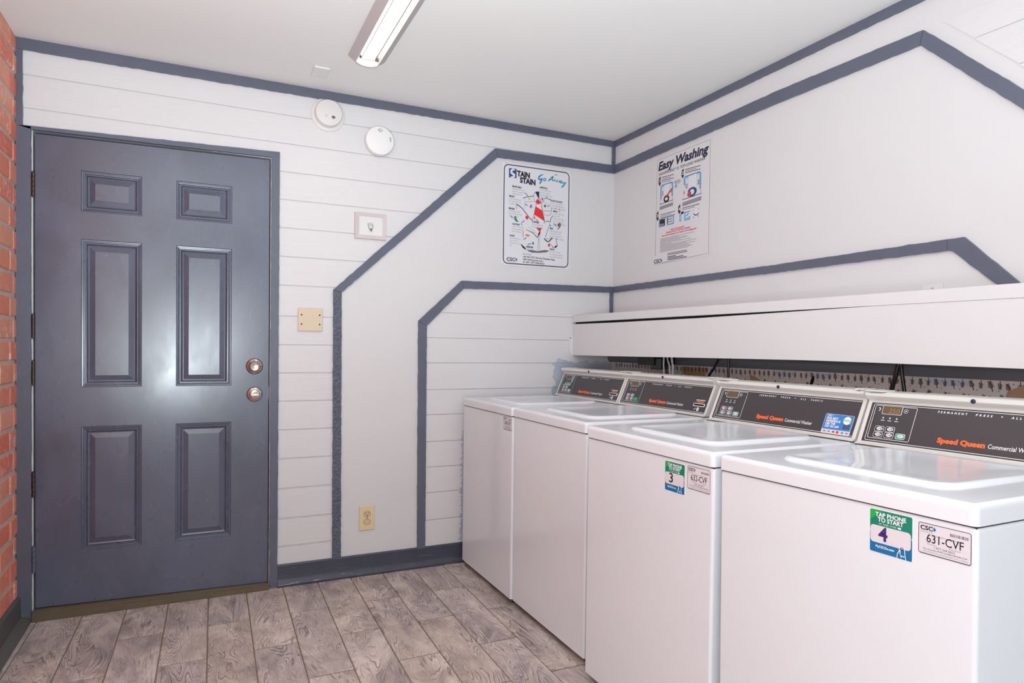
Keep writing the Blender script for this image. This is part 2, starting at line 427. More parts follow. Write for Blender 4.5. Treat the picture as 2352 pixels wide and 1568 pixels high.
struct(mb.build('floor', tilecol=True), 'grey brown wood-look plank tiles with sandy grout')

# ------------------------------------------------------------------ ceiling and shell
mb = MB(); mb.box((XL-.15, YF-.1, H), (.15, .15, H+.1), 'ceiling'); struct(mb.build('ceiling'), 'white painted ceiling')
DL, DR, DZ = -2.8925, -1.9575, 2.071      # door opening
GR = [2.287, 2.150, 2.0144, 1.8807, 1.7448, 1.6064, 1.4677, 1.3181, 1.1789, 1.0416, .904, .764, .6237, .4767, .3294, .1926]
GI = [1.500, 1.3619, 1.2258, 1.0918, .9481, .8136, .6693, .5319, .3943, .2468]
mb = MB(); T = .006
mb.box((XL-.15, T, 0), (DL, .16, H), 'paint'); mb.box((DL, T, DZ), (DR, .16, H), 'paint'); mb.box((DR, T, 0), (.15, .16, H), 'paint')
# smooth board between the two trim outlines
band = [(-1.638, 0), (-1.638, 1.452), (-.783, 2.258), (0, 2.264), (0, 1.536), (-.975, 1.517), (-1.199, 1.300), (-1.199, 0)]
def xr(z): return -1.64 if z <= 1.452 else (-1.64+(z-1.452)/(2.262-1.452)*.857 if z < 2.262 else 0)
qb = lambda a, b, c, d: mb.prism([a, b, c, d], FB, -T, -.0005, 'paint')
qb((-1.638, 0), (-1.199, 0), (-1.199, 1.300), (-1.638, 1.452)); qb((-1.638, 1.452), (-1.199, 1.300), (-.975, 1.517), (-.783, 2.258)); qb((-.783, 2.258), (-.975, 1.517), (0, 1.536), (0, 2.264))
random.seed(3)
zs = [H]+GR+[0.0]
for i in range(len(zs)-1):
    z1, z0 = zs[i], zs[i+1]; g = .0026 if z0 > .5 else .004
    za, zb = z0+g, z1-g
    xl = XL if z0 > 2.09 else -1.94
    if i == 0: zb = z1
    P = [(xl, za)]
    for z in sorted({za, zb, *[q for q in (1.452, 2.262) if za < q < zb]}):
        if z == za: P.append((xr(z), z))
        elif z == 2.262: P += [(xr(2.2619), z), (0, z)]
        else: P.append((xr(z), z))
    P.append((xl, zb))
    mb.prism(P, FB, -T, 0, 'siding')
    if z0 < 2.09 < z1 and z0 > 2.0: pass
# strip above the door head between grooves
mb.prism([(XL, 2.0170), (-1.94, 2.0170), (-1.94, 2.147), (XL, 2.147)], FB, -T, -.0001, 'siding') if False else None
mb.prism([(XL, 2.0715), (-1.9401, 2.0850), (-1.9401, 2.1474), (XL, 2.1474)], FB, -T, 0, 'siding')
zi = [1.53]+GI[1:]+[0.0]
for i in range(len(zi)-1):
    z1, z0 = zi[i], zi[i+1]; za, zb = z0+.002, z1-.002
    xi = lambda z: -1.19 if z < 1.30 else -1.19+(z-1.30)*.95
    P = [(xi(za), za), (0, za), (0, zb), (xi(zb), zb)]
    if za < 1.30 < zb: P.append((-1.19, 1.30))
    mb.prism(P, FB, -T, 0, 'oldpaint')
wb = struct(mb.build('wall_back'), 'white back wall with horizontal plank siding')
# black backing added behind the door so its gaps read as shade
mb = MB(); mb.box((DL-.05, .14, 0), (DR+.05, .155, DZ+.05), 'hole')
struct(mb.build('door_gap_shade'))

mb = MB(); mb.box((0, YF-.1, 0), (.15, T, H), 'paint')
# plank section beyond the sloping trim
diagu = lambda z: 1.9099+.07+(2.294-z)*1.0
for z1, z0 in ((2.2935, 2.199), (2.199, 2.067), (2.067, 1.93), (1.93, 1.795), (1.795, 1.66), (1.66, 1.52), (1.52, 1.38)):
    mb.prism([(diagu(z0)+.002, z0+.002), (3.6, z0+.002), (3.6, z1-.002), (diagu(z1)+.002, z1-.002)], FR, 0, .004, 'siding')
struct(mb.build('wall_right'), 'white smooth right wall')

# brick wall on the left
random.seed(11)
mb = MB(); LW = (-5.35, -2.95, .15, 1.85)
mb.box((XL-.15, LW[1], 0), (XL-.001, T, H), 'mortar'); mb.box((XL-.15, YF-.1, 0), (XL-.001, LW[0], H), 'paint')
mb.box((XL-.15, LW[0], 0), (XL-.001, LW[1], LW[2]), 'paint'); mb.box((XL-.15, LW[0], LW[3]), (XL-.001, LW[1], H), 'paint')
z = .0885*0+.02; row = 0; ch = .0905
zz = 2.18-ch*24
while zz < H:
    y = -.002-(.1 if row % 2 else .02)+.0
    yy = .0
    first = True
    while yy > -2.9:
        L = (.115 if row % 2 == 0 else .06) if first else .205
        first = False
        y1, y0 = yy-.006, yy-L+.007; yy -= L
        z0, z1 = max(zz+.0075, .001), min(zz+ch-.0065, H-.001)
        if z1 <= z0: continue
        if y1 > LW[0] and y0 < LW[1] and z1 > LW[2] and z0 < LW[3]: continue
        j = lambda a: random.uniform(-a, a)
        c = (random.random(), random.random() if random.random() < .6 else .1, random.random(), 1)
        d = .004+j(.002); e = .005
        B = [(y0+j(.002), z0+j(.002)), (y1+j(.0015), z0+j(.002)), (y1+j(.0015), z1+j(.002)), (y0+j(.002), z1+j(.002))]
        vs = [(XL-.007, a, b) for a, b in B]+[(XL+d-.004, a, b) for a, b in B]+[(XL+d, a+(e if q in (0, 3) else -e), b+(e if q in (0, 1) else -e)) for q, (a, b) in enumerate(B)]
        mb.add(vs, [(11, 10, 9, 8)]+[(8+q, 8+(q+1) % 4, 4+(q+1) % 4, 4+q) for q in range(4)]+[(4+q, 4+(q+1) % 4, (q+1) % 4, q) for q in range(4)], 'brick', c)
    zz += ch; row += 1
struct(mb.build('wall_left', tilecol=True), 'red brick left wall')

# front wall (behind the camera) with its window
WX0, WX1, WZ0, WZ1 = -2.8, -.7, .55, 2.3
mb = MB()
mb.box((XL, YF-.1, 0), (0, YF, WZ0), 'paint'); mb.box((XL, YF-.1, WZ1), (0, YF, H), 'paint')
mb.box((XL, YF-.1, WZ0), (WX0, YF, WZ1), 'paint'); mb.box((WX1, YF-.1, WZ0), (0, YF, WZ1), 'paint')
struct(mb.build('wall_front'))
mb = MB()
for a, b, c, d in ((WX0, WZ0, WX1, WZ0+.05), (WX0, WZ1-.05, WX1, WZ1), (WX0, WZ0+.05, WX0+.05, WZ1-.05), (WX1-.05, WZ0+.05, WX1, WZ1-.05), (-1.77, WZ0+.05, -1.73, WZ1-.05)):
    mb.box((a, YF-.07, b), (c, YF-.02, d), 'glassdark')
wn = struct(mb.build('window_1'))
mb = MB()
for a, b, c, d in ((LW[0], LW[2], LW[1], LW[2]+.05), (LW[0], LW[3]-.05, LW[1], LW[3]), (LW[0], LW[2]+.05, LW[0]+.05, LW[3]-.05), (LW[1]-.05, LW[2]+.05, LW[1], LW[3]-.05), (-4.17, LW[2]+.05, -4.13, LW[3]-.05)):
    mb.box((XL-.10, a, b), (XL-.05, c, d), 'glassdark')
struct(mb.build('added_side_window'))  # unseen window frame, added around the side fill light

# ------------------------------------------------------------------ trim boards
def board(mb, a1, a2, b1, b2, fr, h, mat='trim', h0=0.0, jit=.0007):
    """strip between outer edge a1-a2 and inner edge b1-b2, hand painted wavy edges"""
    a1, a2, b1, b2 = map(Vector, (a1, a2, b1, b2)); n = max(1, int((a2-a1).length/.022)); A = []; B = []
    for i in range(n+1):
        t = i/n; pa = a1.lerp(a2, t); pb = b1.lerp(b2, t); nn = (pa-pb).normalized()
        ja = random.gauss(0, jit) if 0 < i < n else 0; jb = random.gauss(0, jit) if 0 < i < n else 0
        A.append(pa+nn*ja); B.append(pb-nn*jb)
    vs = []; 
    for pa, pb in zip(A, B): vs += [fr(pa.x, pa.y, h), fr(pb.x, pb.y, h), fr(pa.x, pa.y, h0), fr(pb.x, pb.y, h0)]
    fs = []
    for i in range(n):
        o = 4*i; p = o+4
        fs += [(o, p, p+1, o+1), (o+2, p+2, p, o), (o+1, p+1, p+3, o+3)]
    fs += [(0, 1, 3, 2), (4*n, 4*n+2, 4*n+3, 4*n+1)]
    a, b, c = (Vector(vs[i]) for i in fs[0][:3]); nr = (b-a).cross(c-a); out = Vector(fr(0, 0, 1))-Vector(fr(0, 0, 0))
    if nr.dot(out) < 0: fs = [f[::-1] for f in fs]
    mb.add(vs, fs, mat)
ti = [0]
def trim(label, *boards, mat='trim', h=.012, fr=FB, jit=.0007):
    ti[0] += 1; mb = MB()
    for q in boards: board(mb, *q, fr=fr, h=h, mat=mat, jit=jit)
    return struct(mb.build('trim_%d' % ti[0]), label)
random.seed(5)
trim('blue grey strip under the ceiling on the back wall', ((XL, H), (0, H), (XL, 2.385), (0, 2.399)), h=.013)
trim('short upright strip beside the brick above the door', ((XL, 2.0745), (XL, 2.385), (-2.9245, 2.0745), (-2.9245, 2.385)), h=.012)
trim('left door casing', ((XL+.002, 0.06), (XL+.002, 2.0725), (DL-.004, .0), (DL-.004, 2.0725)), h=.014, jit=.0006)
trim('door head casing', ((XL+.002, 2.0735), (-1.9191, 2.102), (XL+.002, 2.0585) if False else (-2.8925, 2.0615), (-1.9555, 2.0735)), h=.014, jit=.0006)
trim('right door casing', ((-1.9191, 0), (-1.9191, 2.101), (-1.9555, 0), (-1.9555, 2.0735)), h=.014, jit=.0006)
# outer outline on the back wall
trim('outer upright strip, blistered paint', ((-1.6585, .10), (-1.6625, 1.4573), (-1.6160, .10), (-1.6225, 1.4443)), mat='peel')
trim('outer sloping strip', ((-1.6615, 1.4583), (-.7940, 2.2796), (-1.6215, 1.4450), (-.7772, 2.2337)))
trim('outer level strip', ((-.7925, 2.2796), (0, 2.2885), (-.7757, 2.2337), (0, 2.2407)))
trim('inner upright strip', ((-1.2170, .10), (-1.2222, 1.3122), (-1.1730, .10), (-1.1765, 1.2880)))
trim('inner sloping strip', ((-1.2220, 1.3135), (-.9830, 1.5382), (-1.1760, 1.2892), (-.9698, 1.4962)))
trim('inner level strip', ((-.9815, 1.5384), (0, 1.5545), (-.9683, 1.4963), (0, 1.5205)))
trim('upper corner upright strip', ((-.021, 2.289), (-.021, 2.399), (-.0005, 2.289), (-.0005, 2.399)))
trim('lower corner upright strip', ((-.021, 1.373), (-.021, 1.520), (-.0005, 1.373), (-.0005, 1.520)))
# right wall
trim('blue grey strip under the ceiling on the right wall', ((.013, H), (3.6, H), (.013, 2.399), (3.6, 2.399)), fr=FR, h=.013)
trim('upper level strip on the right wall', ((.012, 2.2875), (1.27, 2.3060), (.012, 2.2400), (1.27, 2.2545)), ((1.27, 2.3060), (1.9099, 2.2945), (1.27, 2.2545), (1.8990, 2.2486)), fr=FR)
trim('upper sloping strip on the right wall', ((1.9115, 2.2938), (2.70, 1.512), (1.9005, 2.2470), (2.665, 1.486)), fr=FR)
trim('lower level strip on the right wall', ((.012, 1.5540), (1.30, 1.5545), (.012, 1.5195), (1.30, 1.5215)), ((1.30, 1.5545), (2.0100, 1.5610), (1.30, 1.5215), (2.0100, 1.5235)), fr=FR)
trim('lower sloping strip on the right wall', ((2.0112, 1.5610), (2.0630, 1.5612), (2.0112, 1.5240), (2.0300, 1.5180)), ((2.0630, 1.5612), (2.2560, 1.373), (2.0300, 1.5180), (2.1950, 1.373)), fr=FR)
# dark rail under the boxed shelf and top of the old wallpaper
mb = MB(); prof = [(0, 1.098), (.018, 1.100), (.027, 1.112), (.030, 1.13), (.026, 1.15), (.014, 1.165), (0, 1.17)]
n = len(prof); vs = [(-h, -.003, z) for h, z in prof]+[(-h, -3.6, z) for h, z in prof]
mb.add(vs, [(i, i+1, n+i+1, n+i) for i in range(n-1)]+[tuple(range(n))[::-1], tuple(range(n, 2*n))], 'darkrail')
ti[0] += 1; struct(mb.build('trim_%d' % ti[0], smooth=True), 'dark painted rail along the top of the wallpaper')

# baseboards
def basebd(name, fr, u0, u1, mat, zt, th=.012, lip=.026, label=None):
    mb = MB(); prof = [(0, 0), (lip, 0), (lip+.001, .010), (th+.003, .026), (th, .04), (th, zt-.006), (th*.6, zt), (0, zt)]
    n = len(prof); vs = [fr(u0, z, h) for h, z in prof]+[fr(u1, z, h) for h, z in prof]
    mb.add(vs, [(i, (i+1) % n, n+(i+1) % n, n+i) for i in range(n)]+[tuple(range(n))[::-1], tuple(range(n, 2*n))], mat)
    o = mb.build(name, smooth=True, angle=30); bm = bmesh.new(); bm.from_mesh(o.data); bmesh.ops.recalc_face_normals(bm, faces=bm.faces); bm.to_mesh(o.data); bm.free()
    return struct(o, label)
basebd('baseboard_back', FB, -1.9185, -.001, 'baseboard', .107, label='blue grey baseboard with scuffed lower edge')
basebd('baseboard_left', lambda u, v, h: (XL+h, -u, v), .016, 5.5, 'baseleft', .113, th=.018, lip=.055, label='grey brown cove base below the brick')
# threshold
mb = MB(); th = [(-.012, 0), (.036, 0), (.036, .012), (.030, .020), (.030, 1)]
def TF(x, t): return (x, )
vs = []
for x, zt in ((DL+.001, .045), (DR-.001, .027)):
    for h, z in ((-.11, 0), (.034, 0), (.034, zt*.72), (.026, zt*.80), (.026, zt), (-.11, zt)): vs.append((x, -h, z))
mb.add(vs, [(i, (i+1) % 6, 6+(i+1) % 6, 6+i) for i in range(6)]+[(5, 4, 3, 2, 1, 0), (6, 7, 8, 9, 10, 11)], 'bronze')
ti[0] += 1; struct(mb.build('trim_%d' % ti[0]), 'worn bronze door threshold')
# door stop strips behind the slab
ti[0] += 1; mb = MB()
mb.box((DL, .050, .0455), (DL+.022, .066, DZ), 'trim'); mb.box((DR-.022, .050, .0455), (DR, .066, DZ), 'trim'); mb.box((DL+.022, .050, DZ-.035), (DR-.022, .066, DZ), 'trim')
struct(mb.build('trim_%d' % ti[0]), 'door stop')

# ------------------------------------------------------------------ door
mb = MB()
SX0, SX1 = -2.8850, -1.9630
ZB = lambda x: .0485+(x-SX0)/(SX1-SX0)*(-.0195)
ZT = lambda x: 2.0490+(x-SX0)/(SX1-SX0)*.0135
Y0 = .003
cols = [SX0, -2.7226, -2.4945, -2.3590, -2.1272, SX1]
rows = [None, .2710, .8130, .9840, 1.6240, 1.7425, 1.9175, None]
def zz_(i, x): return ZB(x) if i == 0 else (ZT(x) if i == 7 else rows[i])
for ci in range(5):
    for ri in range(7):
        xa, xb = cols[ci], cols[ci+1]; c = [(xa, zz_(ri, xa)), (xb, zz_(ri, xb)), (xb, zz_(ri+1, xb)), (xa, zz_(ri+1, xa))]
        if ci in (1, 3) and ri in (1, 3, 5):
            prof = [(0, 0), (.0025, .0035), (.0065, .0040), (.0095, .0005), (.0125, .0010), (.0150, .0060), (.0185, .0062), (.0215, .0030), (.0240, .0080), (.0290, .0105), (.0300, .0105), (.0500, .0028), (.0515, .0020)]
            loops = []
            for ins, dep in prof:
                loops.append([(c[0][0]+ins, Y0+dep, c[0][1]+ins), (c[1][0]-ins, Y0+dep, c[1][1]+ins), (c[2][0]-ins, Y0+dep, c[2][1]-ins), (c[3][0]+ins, Y0+dep, c[3][1]-ins)])
            vs = sum(loops, []); fs = []
            for li in range(len(loops)-1):
                for q in range(4): fs.append((4*li+q, 4*li+(q+1) % 4, 4*li+4+(q+1) % 4, 4*li+4+q))
            k = 4*(len(loops)-1); fs.append((k, k+1, k+2, k+3)); mb.add(vs, fs, 'door')
        else: mb.add([(x, Y0, z) for x, z in c], [(0, 1, 2, 3)], 'door')
a, b, c2, d = (SX0, ZB(SX0)), (SX1, ZB(SX1)), (SX1, ZT(SX1)), (SX0, ZT(SX0))
vs = [(x, Y0, z) for x, z in (a, b, c2, d)]+[(x, .045, z) for x, z in (a, b, c2, d)]
mb.add(vs, [(4, 7, 6, 5), (0, 4, 5, 1), (1, 5, 6, 2), (2, 6, 7, 3), (3, 7, 4, 0)], 'door')
door = struct(mb.build('door_1'), 'blue grey six panel door')
FD = lambda u, v, h: (u, Y0-h, v)
mb = MB(); mb.lathe([(.0385, 0), (.0375, .006), (.034, .011), (.027, .014), (.0255, .026), (.024, .030), (.0205, .032), (.0195, .030), (.017, .029), (.004, .027)], FD, 'nickel', 48, (-2.0262, 1.0745))
mb.build('deadbolt', door, smooth=True, angle=50)
mb = MB(); mb.lathe([(.0360, 0), (.0350, .006), (.031, .010), (.0245, .012), (.0235, .020), (.021, .022), (.003, .022)], FD, 'nickel', 48, (-2.0252, .9405))
lk = mb.build('door_lock', door, smooth=True, angle=50)
mb = MB(); mb.lathe([(.0105, .022), (.0105, .030), (.008, .034), (.001, .035)], FD, 'nickel', 24, (-2.0252, .9405))
P = [( -2.0252+.019*math.cos(t), .9405+.0062*math.sin(t)) for t in [2*math.pi*i/24 for i in range(24)]]
mb.prism(P, FD, .022, .040, 'nickel'); mb.build('thumb_turn', lk, bevel=.0012, seg=2)
for zc, hh, mt in ((1.837, .10, 'oldbrass'), (1.244, .098, 'oldbrass'), (1.048, .10, 'oldbrass'), (.577, .104, 'oldbrass'), (.258, .11, 'trim')):
    mb = MB()
    for q in range(5):
        z0 = zc-hh/2+q*hh/5; mb.tube([(-2.8905, -.002, z0+.0005), (-2.8905, -.002, z0+hh/5-.0008)], .0068, mt, 12)
    mb.box((-2.8975, -.0150, zc-hh/2), (-2.8915, -.0142, zc+hh/2), mt) if False else None
    mb.tube([(-2.8905, -.002, zc-hh/2-.004), (-2.8905, -.002, zc-hh/2)], .004, mt, 10); mb.tube([(-2.8905, -.002, zc+hh/2), (-2.8905, -.002, zc+hh/2+.004)], .004, mt, 10)
    mb.build('hinge', door, smooth=True, angle=50)
mb = MB(); mb.box((SX1-.0002, Y0+.002, .915), (SX1+.0012, .03, .975), 'nickel'); mb.build('latch_plate', door)

# ------------------------------------------------------------------ fittings on walls and ceiling
# round detectors
dt = empty('smoke_detector', (-1.6944, 0, 2.3200)); FDt = lambda u, v, h: (u, -h, v)
mb = MB(); mb.lathe([(.082, 0), (.082, .006), (.078, .009), (.070, .010)], FDt, 'detector2', 56); mb.build('mounting_ring', dt, smooth=True, angle=40)
mb = MB(); mb.lathe([(.064, .009), (.0655, .014), (.0655, .032), (.062, .040), (.050, .044), (.002, .046)], FDt, 'detector2', 56)
mb.disc((.020, -.022), .009, .0075, FDt, .0462, 'slot'); mb.disc((-.014, -.020), .005, .005, FDt, .0462, 'pinkish'); mb.build('detector_body', dt, smooth=True, angle=40)
tag(dt, 'round white painted detector tucked right under the ceiling trim, left of the other detector', 'smoke detector', 'round detectors above the door')
dt = empty('smoke_detector', (-1.4400, 0, 2.2230))
mb = MB(); mb.lathe([(.073, 0), (.074, .004), (.074, .020), (.070, .022)], FDt, 'detector2', 56); mb.build('mounting_ring', dt, smooth=True, angle=40)
mb = MB(); mb.lathe([(.0725, .018), (.0735, .026), (.070, .034), (.055, .038), (.002, .041)], FDt, 'detector', 56)
for a, b in (((-.006, .044), (-.012, .050)), ((-.012, .050), (-.004, .055)), ((-.004, .055), (.006, .054)), ((.006, .049), (.012, .050)), ((-.008, .044), (.002, .042)), ((.002, .042), (.008, .046))):
    mb.stroke([a, b], .0022, FDt, .0402, 'slot')
mb.stroke([(.050, .022), (.053, .008), (.053, -.002)], .0030, FDt, .0392, 'slot'); mb.stroke([(.045, .014), (.046, .004)], .0012, FDt, .0400, 'grey')
mb.build('detector_body', dt, smooth=True, angle=40)
tag(dt, 'bright white round detector on the plank wall, lower right of the painted one', 'smoke detector', 'round detectors above the door')
# ceiling cover plate
mb = MB(); FC = lambda u, v, h: (u, v, H-h)
mb.prism([(-1.802, -.300), (-1.802, -.176), (-1.733, -.176), (-1.733, -.300)], lambda u, v, h: (u, v, H-h), 0, .010, 'plaster')
o = mb.build('cover_plate', bevel=.004, seg=2)
tag(o, 'small white blank plate on the ceiling near the light fixture', 'cover plate')
# painted frame with bracket
fr_ = empty('wall_plate_frame', (-1.4795, 0, 1.7890)); W2, H2 = .0805, .0665
mb = MB()
oq = [(-W2, -H2), (W2, -H2), (W2, H2), (-W2, H2)]; iq = [(-W2+.022, -H2+.020), (W2-.018, -H2+.020), (W2-.018, H2-.016), (-W2+.022, H2-.016)]
lp = [[(x, y, 0) for x, y in oq], [(x*.98, y*.98, .012) for x, y in oq], [(x, y, .009) for x, y in iq], [(x, y, .003) for x, y in iq]]
vs = [FDt(*p) for l in lp for p in l]; fs = [(4*i+q, 4*i+(q+1) % 4, 4*i+4+(q+1) % 4, 4*i+4+q) for i in range(3) for q in range(4)]+[(12, 13, 14, 15)]
mb.add(vs[:12], fs[:8], 'pinkish'); mb.add(vs, [fs[8], fs[9], fs[10], fs[11], fs[12]], 'plaster'); mb.build('frame', fr_)
mb = MB(); mb.stroke([(-.012, .016), (-.010, -.006), (.003, -.024), (.012, -.006), (.010, .014)], .0035, FDt, .0075, 'grey')
mb.prism([(-.004, .018), (.006, .018), (.005, .006), (-.002, .004)], FDt, .003, .012, 'pinkish'); mb.prism([(-.004, -.012), (.010, -.012), (.004, -.028)], FDt, .003, .010, 'midgrey'); mb.build('bracket', fr_)
tag(fr_, 'painted-over rectangular wall plate with raised border and small bracket beside the sloping trim', 'wall plate')
# beige blank plate
mb = MB(); c0 = (-1.8300, 1.2490); mb.prism([(-1.8300, 1.2485), (-1.7140, 1.2485), (-1.7140, 1.3610), (-1.8300, 1.3610)], FB, 0, .011, 'beige')
bp = mb.build('blank_plate', bevel=.002, seg=2); tag(bp, 'square beige blank plate with four screws between door and blistered upright trim', 'cover plate')
for u in (-1.814, -1.728):
    for v in (1.281, 1.327):
        mb = MB(); mb.lathe([(.0036, .0110), (.0036, .0122), (.0006, .0124)], FB, 'hole', 12, (u, v)); mb.build('screw', bp)
# outlet
ol = empty('wall_outlet', (-1.4840, 0, .2930))
mb = MB(); mb.prism([(-.0395, -.0625), (.0395, -.0625), (.0395, .0625), (-.0395, .0625)], FDt, 0, .007, 'ivory'); mb.build('outlet_plate', ol, bevel=.003, seg=3)
for i, vc in enumerate((.0210, -.0195)):
    mb = MB(); P = [(max(-.0165, min(.0165, .0185*math.cos(t))), vc+.0150*math.sin(t)) for t in [2*math.pi*k/32 for k in range(32)]]
    mb.prism(P, FDt, .006, .0082, 'ivory2'); mb.stroke(P, .0014, FDt, .0084, 'brown', True)
    mt = 'hole' if i == 0 else 'ivory'
    mb.flat([(-.0078, vc-.001), (-.0055, vc-.001), (-.0055, vc+.008), (-.0078, vc+.008)], FDt, .0086, mt); mb.flat([(.0050, vc), (.0070, vc), (.0070, vc+.008), (.0050, vc+.008)], FDt, .0086, mt)
    mb.disc((0, vc-.0085), .0028, .0028, FDt, .0086, mt); mb.build('socket', ol)
mb = MB(); mb.lathe([(.0028, .007), (.0028, .0082), (.0004, .0084)], FDt, 'oldbrass', 12); mb.build('screw', ol)
tag(ol, 'ivory duplex power outlet low on the back wall above the baseboard', 'power outlet')
# painted outlet plate above the boxed shelf on the right wall
mb = MB(); FP = lambda u, v, h: FR(1.962+u, 1.400+v, h)
mb.prism([(-.034, -.028), (.034, -.028), (.034, .016), (-.034, .016)], FP, 0, .005, 'plaster')
for u, v in ((-.024, -.007), (0, .000), (.024, -.006)): mb.lathe([(.0055, .005), (.0055, .008), (.003, .0085), (.0028, .006), (.0005, .006)], FP, 'pinkish', 14, (u, v))
tag(mb.build('painted_plate'), 'low painted-over plate with three round knobs just above the boxed shelf', 'wall plate')

# ------------------------------------------------------------------ ceiling light
def ceiling_light(x, y1, y0, label):
    r = empty('ceiling_light', (x, (y0+y1)/2, H)); L = (y1-y0)/2
    F = lambda u, v, h: (u, v, -h)
    mb = MB()
    for s in (-1, 1):
        prof = [(s*.078, .0), (s*.079, .006), (s*.052, .026), (s*.048, .028), (s*.046, .024), (s*.040, .004)]
        n = len(prof); vs = [F(u, -L, h) for u, h in prof]+[F(u, L, h) for u, h in prof]
        fs = [(i, i+1, n+i+1, n+i) for i in range(n-1)]
        if s > 0: fs = [f[::-1] for f in fs]
        mb.add(vs, fs[:3], 'fixture'); mb.add(vs, fs[3:], 'whitereflector')
    mb.box((-.042, -L, -.0035), (.042, L, 0), 'whitereflector'); mb.build('housing', r)
    for sgn, v in ((1, L), (-1, -L)):
        mb = MB(); P = [(-.079, 0), (-.079, .007), (-.050, .0262)]+[(.050*math.sin(t), .0262+.016*math.cos(t)) for t in [math.radians(-80+16*i) for i in range(11)]]+[(.050, .0262), (.079, .007), (.079, 0)]
        fe = (lambda u, w, h, v=v, sgn=sgn: (u, v+sgn*h, -w))
        mb.prism(P, fe, -.001, .009, 'fixture')
        P2 = [(-.046, .004)]+[(.047*math.sin(t), .0255+.0120*math.cos(t)) for t in [math.radians(-80+16*i) for i in range(11)]]+[(.046, .004)]
        mb.prism(P2, fe, -.0025, -.0012, 'whitereflector'); mb.build('end_cap', r)
    # ribbed lens
    mb = MB(); n = 60; vs = []; k = 5
    for i in range(n+1):
        u = -.027+.054*i/n; h = .0150+.0048*abs(math.sin(math.pi*k*i/n))
        vs += [F(u, -L+.03, h), F(u, L-.03, h)]
    mb.add(vs, [(2*i, 2*i+2, 2*i+3, 2*i+1)[::-1] for i in range(n)], 'lens')
    mb.build('lens', r, smooth=True, angle=30)
    for s in (-1, 1):
        mb = MB(); mb.tube([(s*.029, -L+.03, -.0185), (s*.029, L-.028, -.0185)], .0011, 'oldbrass', 6); mb.build('wire', r)
    mb = MB(); mb.box((-.032, L-.030, -.020), (.032, L-.027, -.004), 'whitereflector'); mb.box((.030, L-.031, -.021), (.044, L-.022, -.010), 'base'); mb.box((-.038, L-.031, -.021), (-.030, L-.028, -.012), 'oldbrass'); mb.build('lamp_holder', r)
    d = bpy.data.lights.new('tube_light', 'AREA'); d.shape = 'RECTANGLE'; d.size = .05; d.size_y = 2*L-.08; d.energy = 4; d.color = (1, .97, .94)
    lo = bpy.data.objects.new('tube_light', d); COL.objects.link(lo); lo.location = (0, 0, -.024); lo.parent = r
    tag(r, label, 'ceiling light'); return r
ceiling_light(-1.610, -.487, -1.70, 'narrow fluorescent ceiling fixture with ribbed lit lens and grey wings')
ceiling_light(-1.610, -3.30, -4.52, 'added unseen fluorescent fixture behind the camera')  # unseen second fixture, added for extra light in the room

# ------------------------------------------------------------------ boxed shelf on the right wall
BX = -.2757
sh = empty('wall_shelf', (BX, 0, 1.13)); inv = lambda p: (p[0]-BX, p[1], p[2]-1.13)
mb = MB(); mb.box(inv((BX-.003, -.0015, 1.3325)), inv((-.0005, -3.5, 1.3725)), 'paint'); mb.build('top_board', sh, bevel=.002, seg=2)
mb = MB(); zt = [(0, 1.3215), (.4, 1.3195), (.7, 1.3205), (1.0855, 1.3210), (1.67, 1.3285), (1.95, 1.3322), (3.5, 1.3324)]
zbm = [(0, 1.1385), (.4, 1.140), (.7, 1.142), (1.0855, 1.1455), (1.67, 1.1490), (1.95, 1.1475), (3.5, 1.132)]
vs = []
for (u, a), (_, b) in zip(zt, zbm):
    vs += [inv((BX, -u-.0015, b)), inv((BX, -u-.0015, a)), inv((BX+.018, -u-.0015, a)), inv((BX+.018, -u-.0015, b))]
fs = []
for i in range(len(zt)-1):
    for q in range(4): fs.append((4*i+q, 4*i+(q+1) % 4, 4*i+4+(q+1) % 4, 4*i+4+q)[::-1])
fs += [(0, 1, 2, 3), (24, 27, 26, 25)]
mb.add(vs, fs, 'paint'); o = mb.build('front_board', sh)
mb = MB(); P = [(BX-.006, 1.146), (BX+.002, 1.132), (BX+.012, 1.1335), (BX+.012, 1.25), (BX-.024, 1.2525), (BX-.0235, 1.16)]
vs = [inv((x, -.001, z)) for x, z in P]+[inv((x, -.004, z)) for x, z in P]; n = len(P)
mb.prism([(p[0]-BX, p[1]-1.13) for p in P if True], lambda u, v, h: (u, -h, v), .0005, .0035, 'plaster')
mb.disc((-.016, .110), .004, .004, lambda u, v, h: (u, -h, v), .0042, 'midgrey'); mb.build('end_bracket', sh)
mb = MB(); mb.box(inv((BX+.019, -.004, 1.298)), inv((-.001, -2.2, 1.331)), 'hole'); mb.build('slot_shade', sh)  # black filler that paints the unlit slot below the top board
tag(sh, 'long white boxed shelf along the right wall above the washing machines', 'shelf')

# ------------------------------------------------------------------ wallpaper
random.seed(21)
mb = MB(); FW = lambda u, v, h: (-h, -u, v)
mb.flat([(.004, .55), (3.5, .55), (3.5, 1.0985), (.004, 1.0985)], FW, .0008, 'wallpaper')
def sprig(u, v, s, ang, flip=1):
    ca, sa = math.cos(ang), math.sin(ang)
    T_ = lambda p: (u+(p[0]*ca-p[1]*sa)*s, v+(p[0]*sa+p[1]*ca)*s*flip)
    cols_ = 'sprig'
    mb.stroke([T_((0, -.5)), T_((.03, -.1)), T_((.0, .5))], .10*s*.9, FW, .0013, cols_)
    for k in range(5):
        y = -.18+k*.15; ln = .30-.03*k
        for sd in (-1, 1):
            a = T_((0, y)); b = T_((sd*ln*.55, y+ln*.50)); c = T_((sd*ln*.95, y+ln*.80)); mb.stroke([a, b, c], [.03*s, .10*s, .02*s], FW, .0013, cols_)
u = .06; i = 0
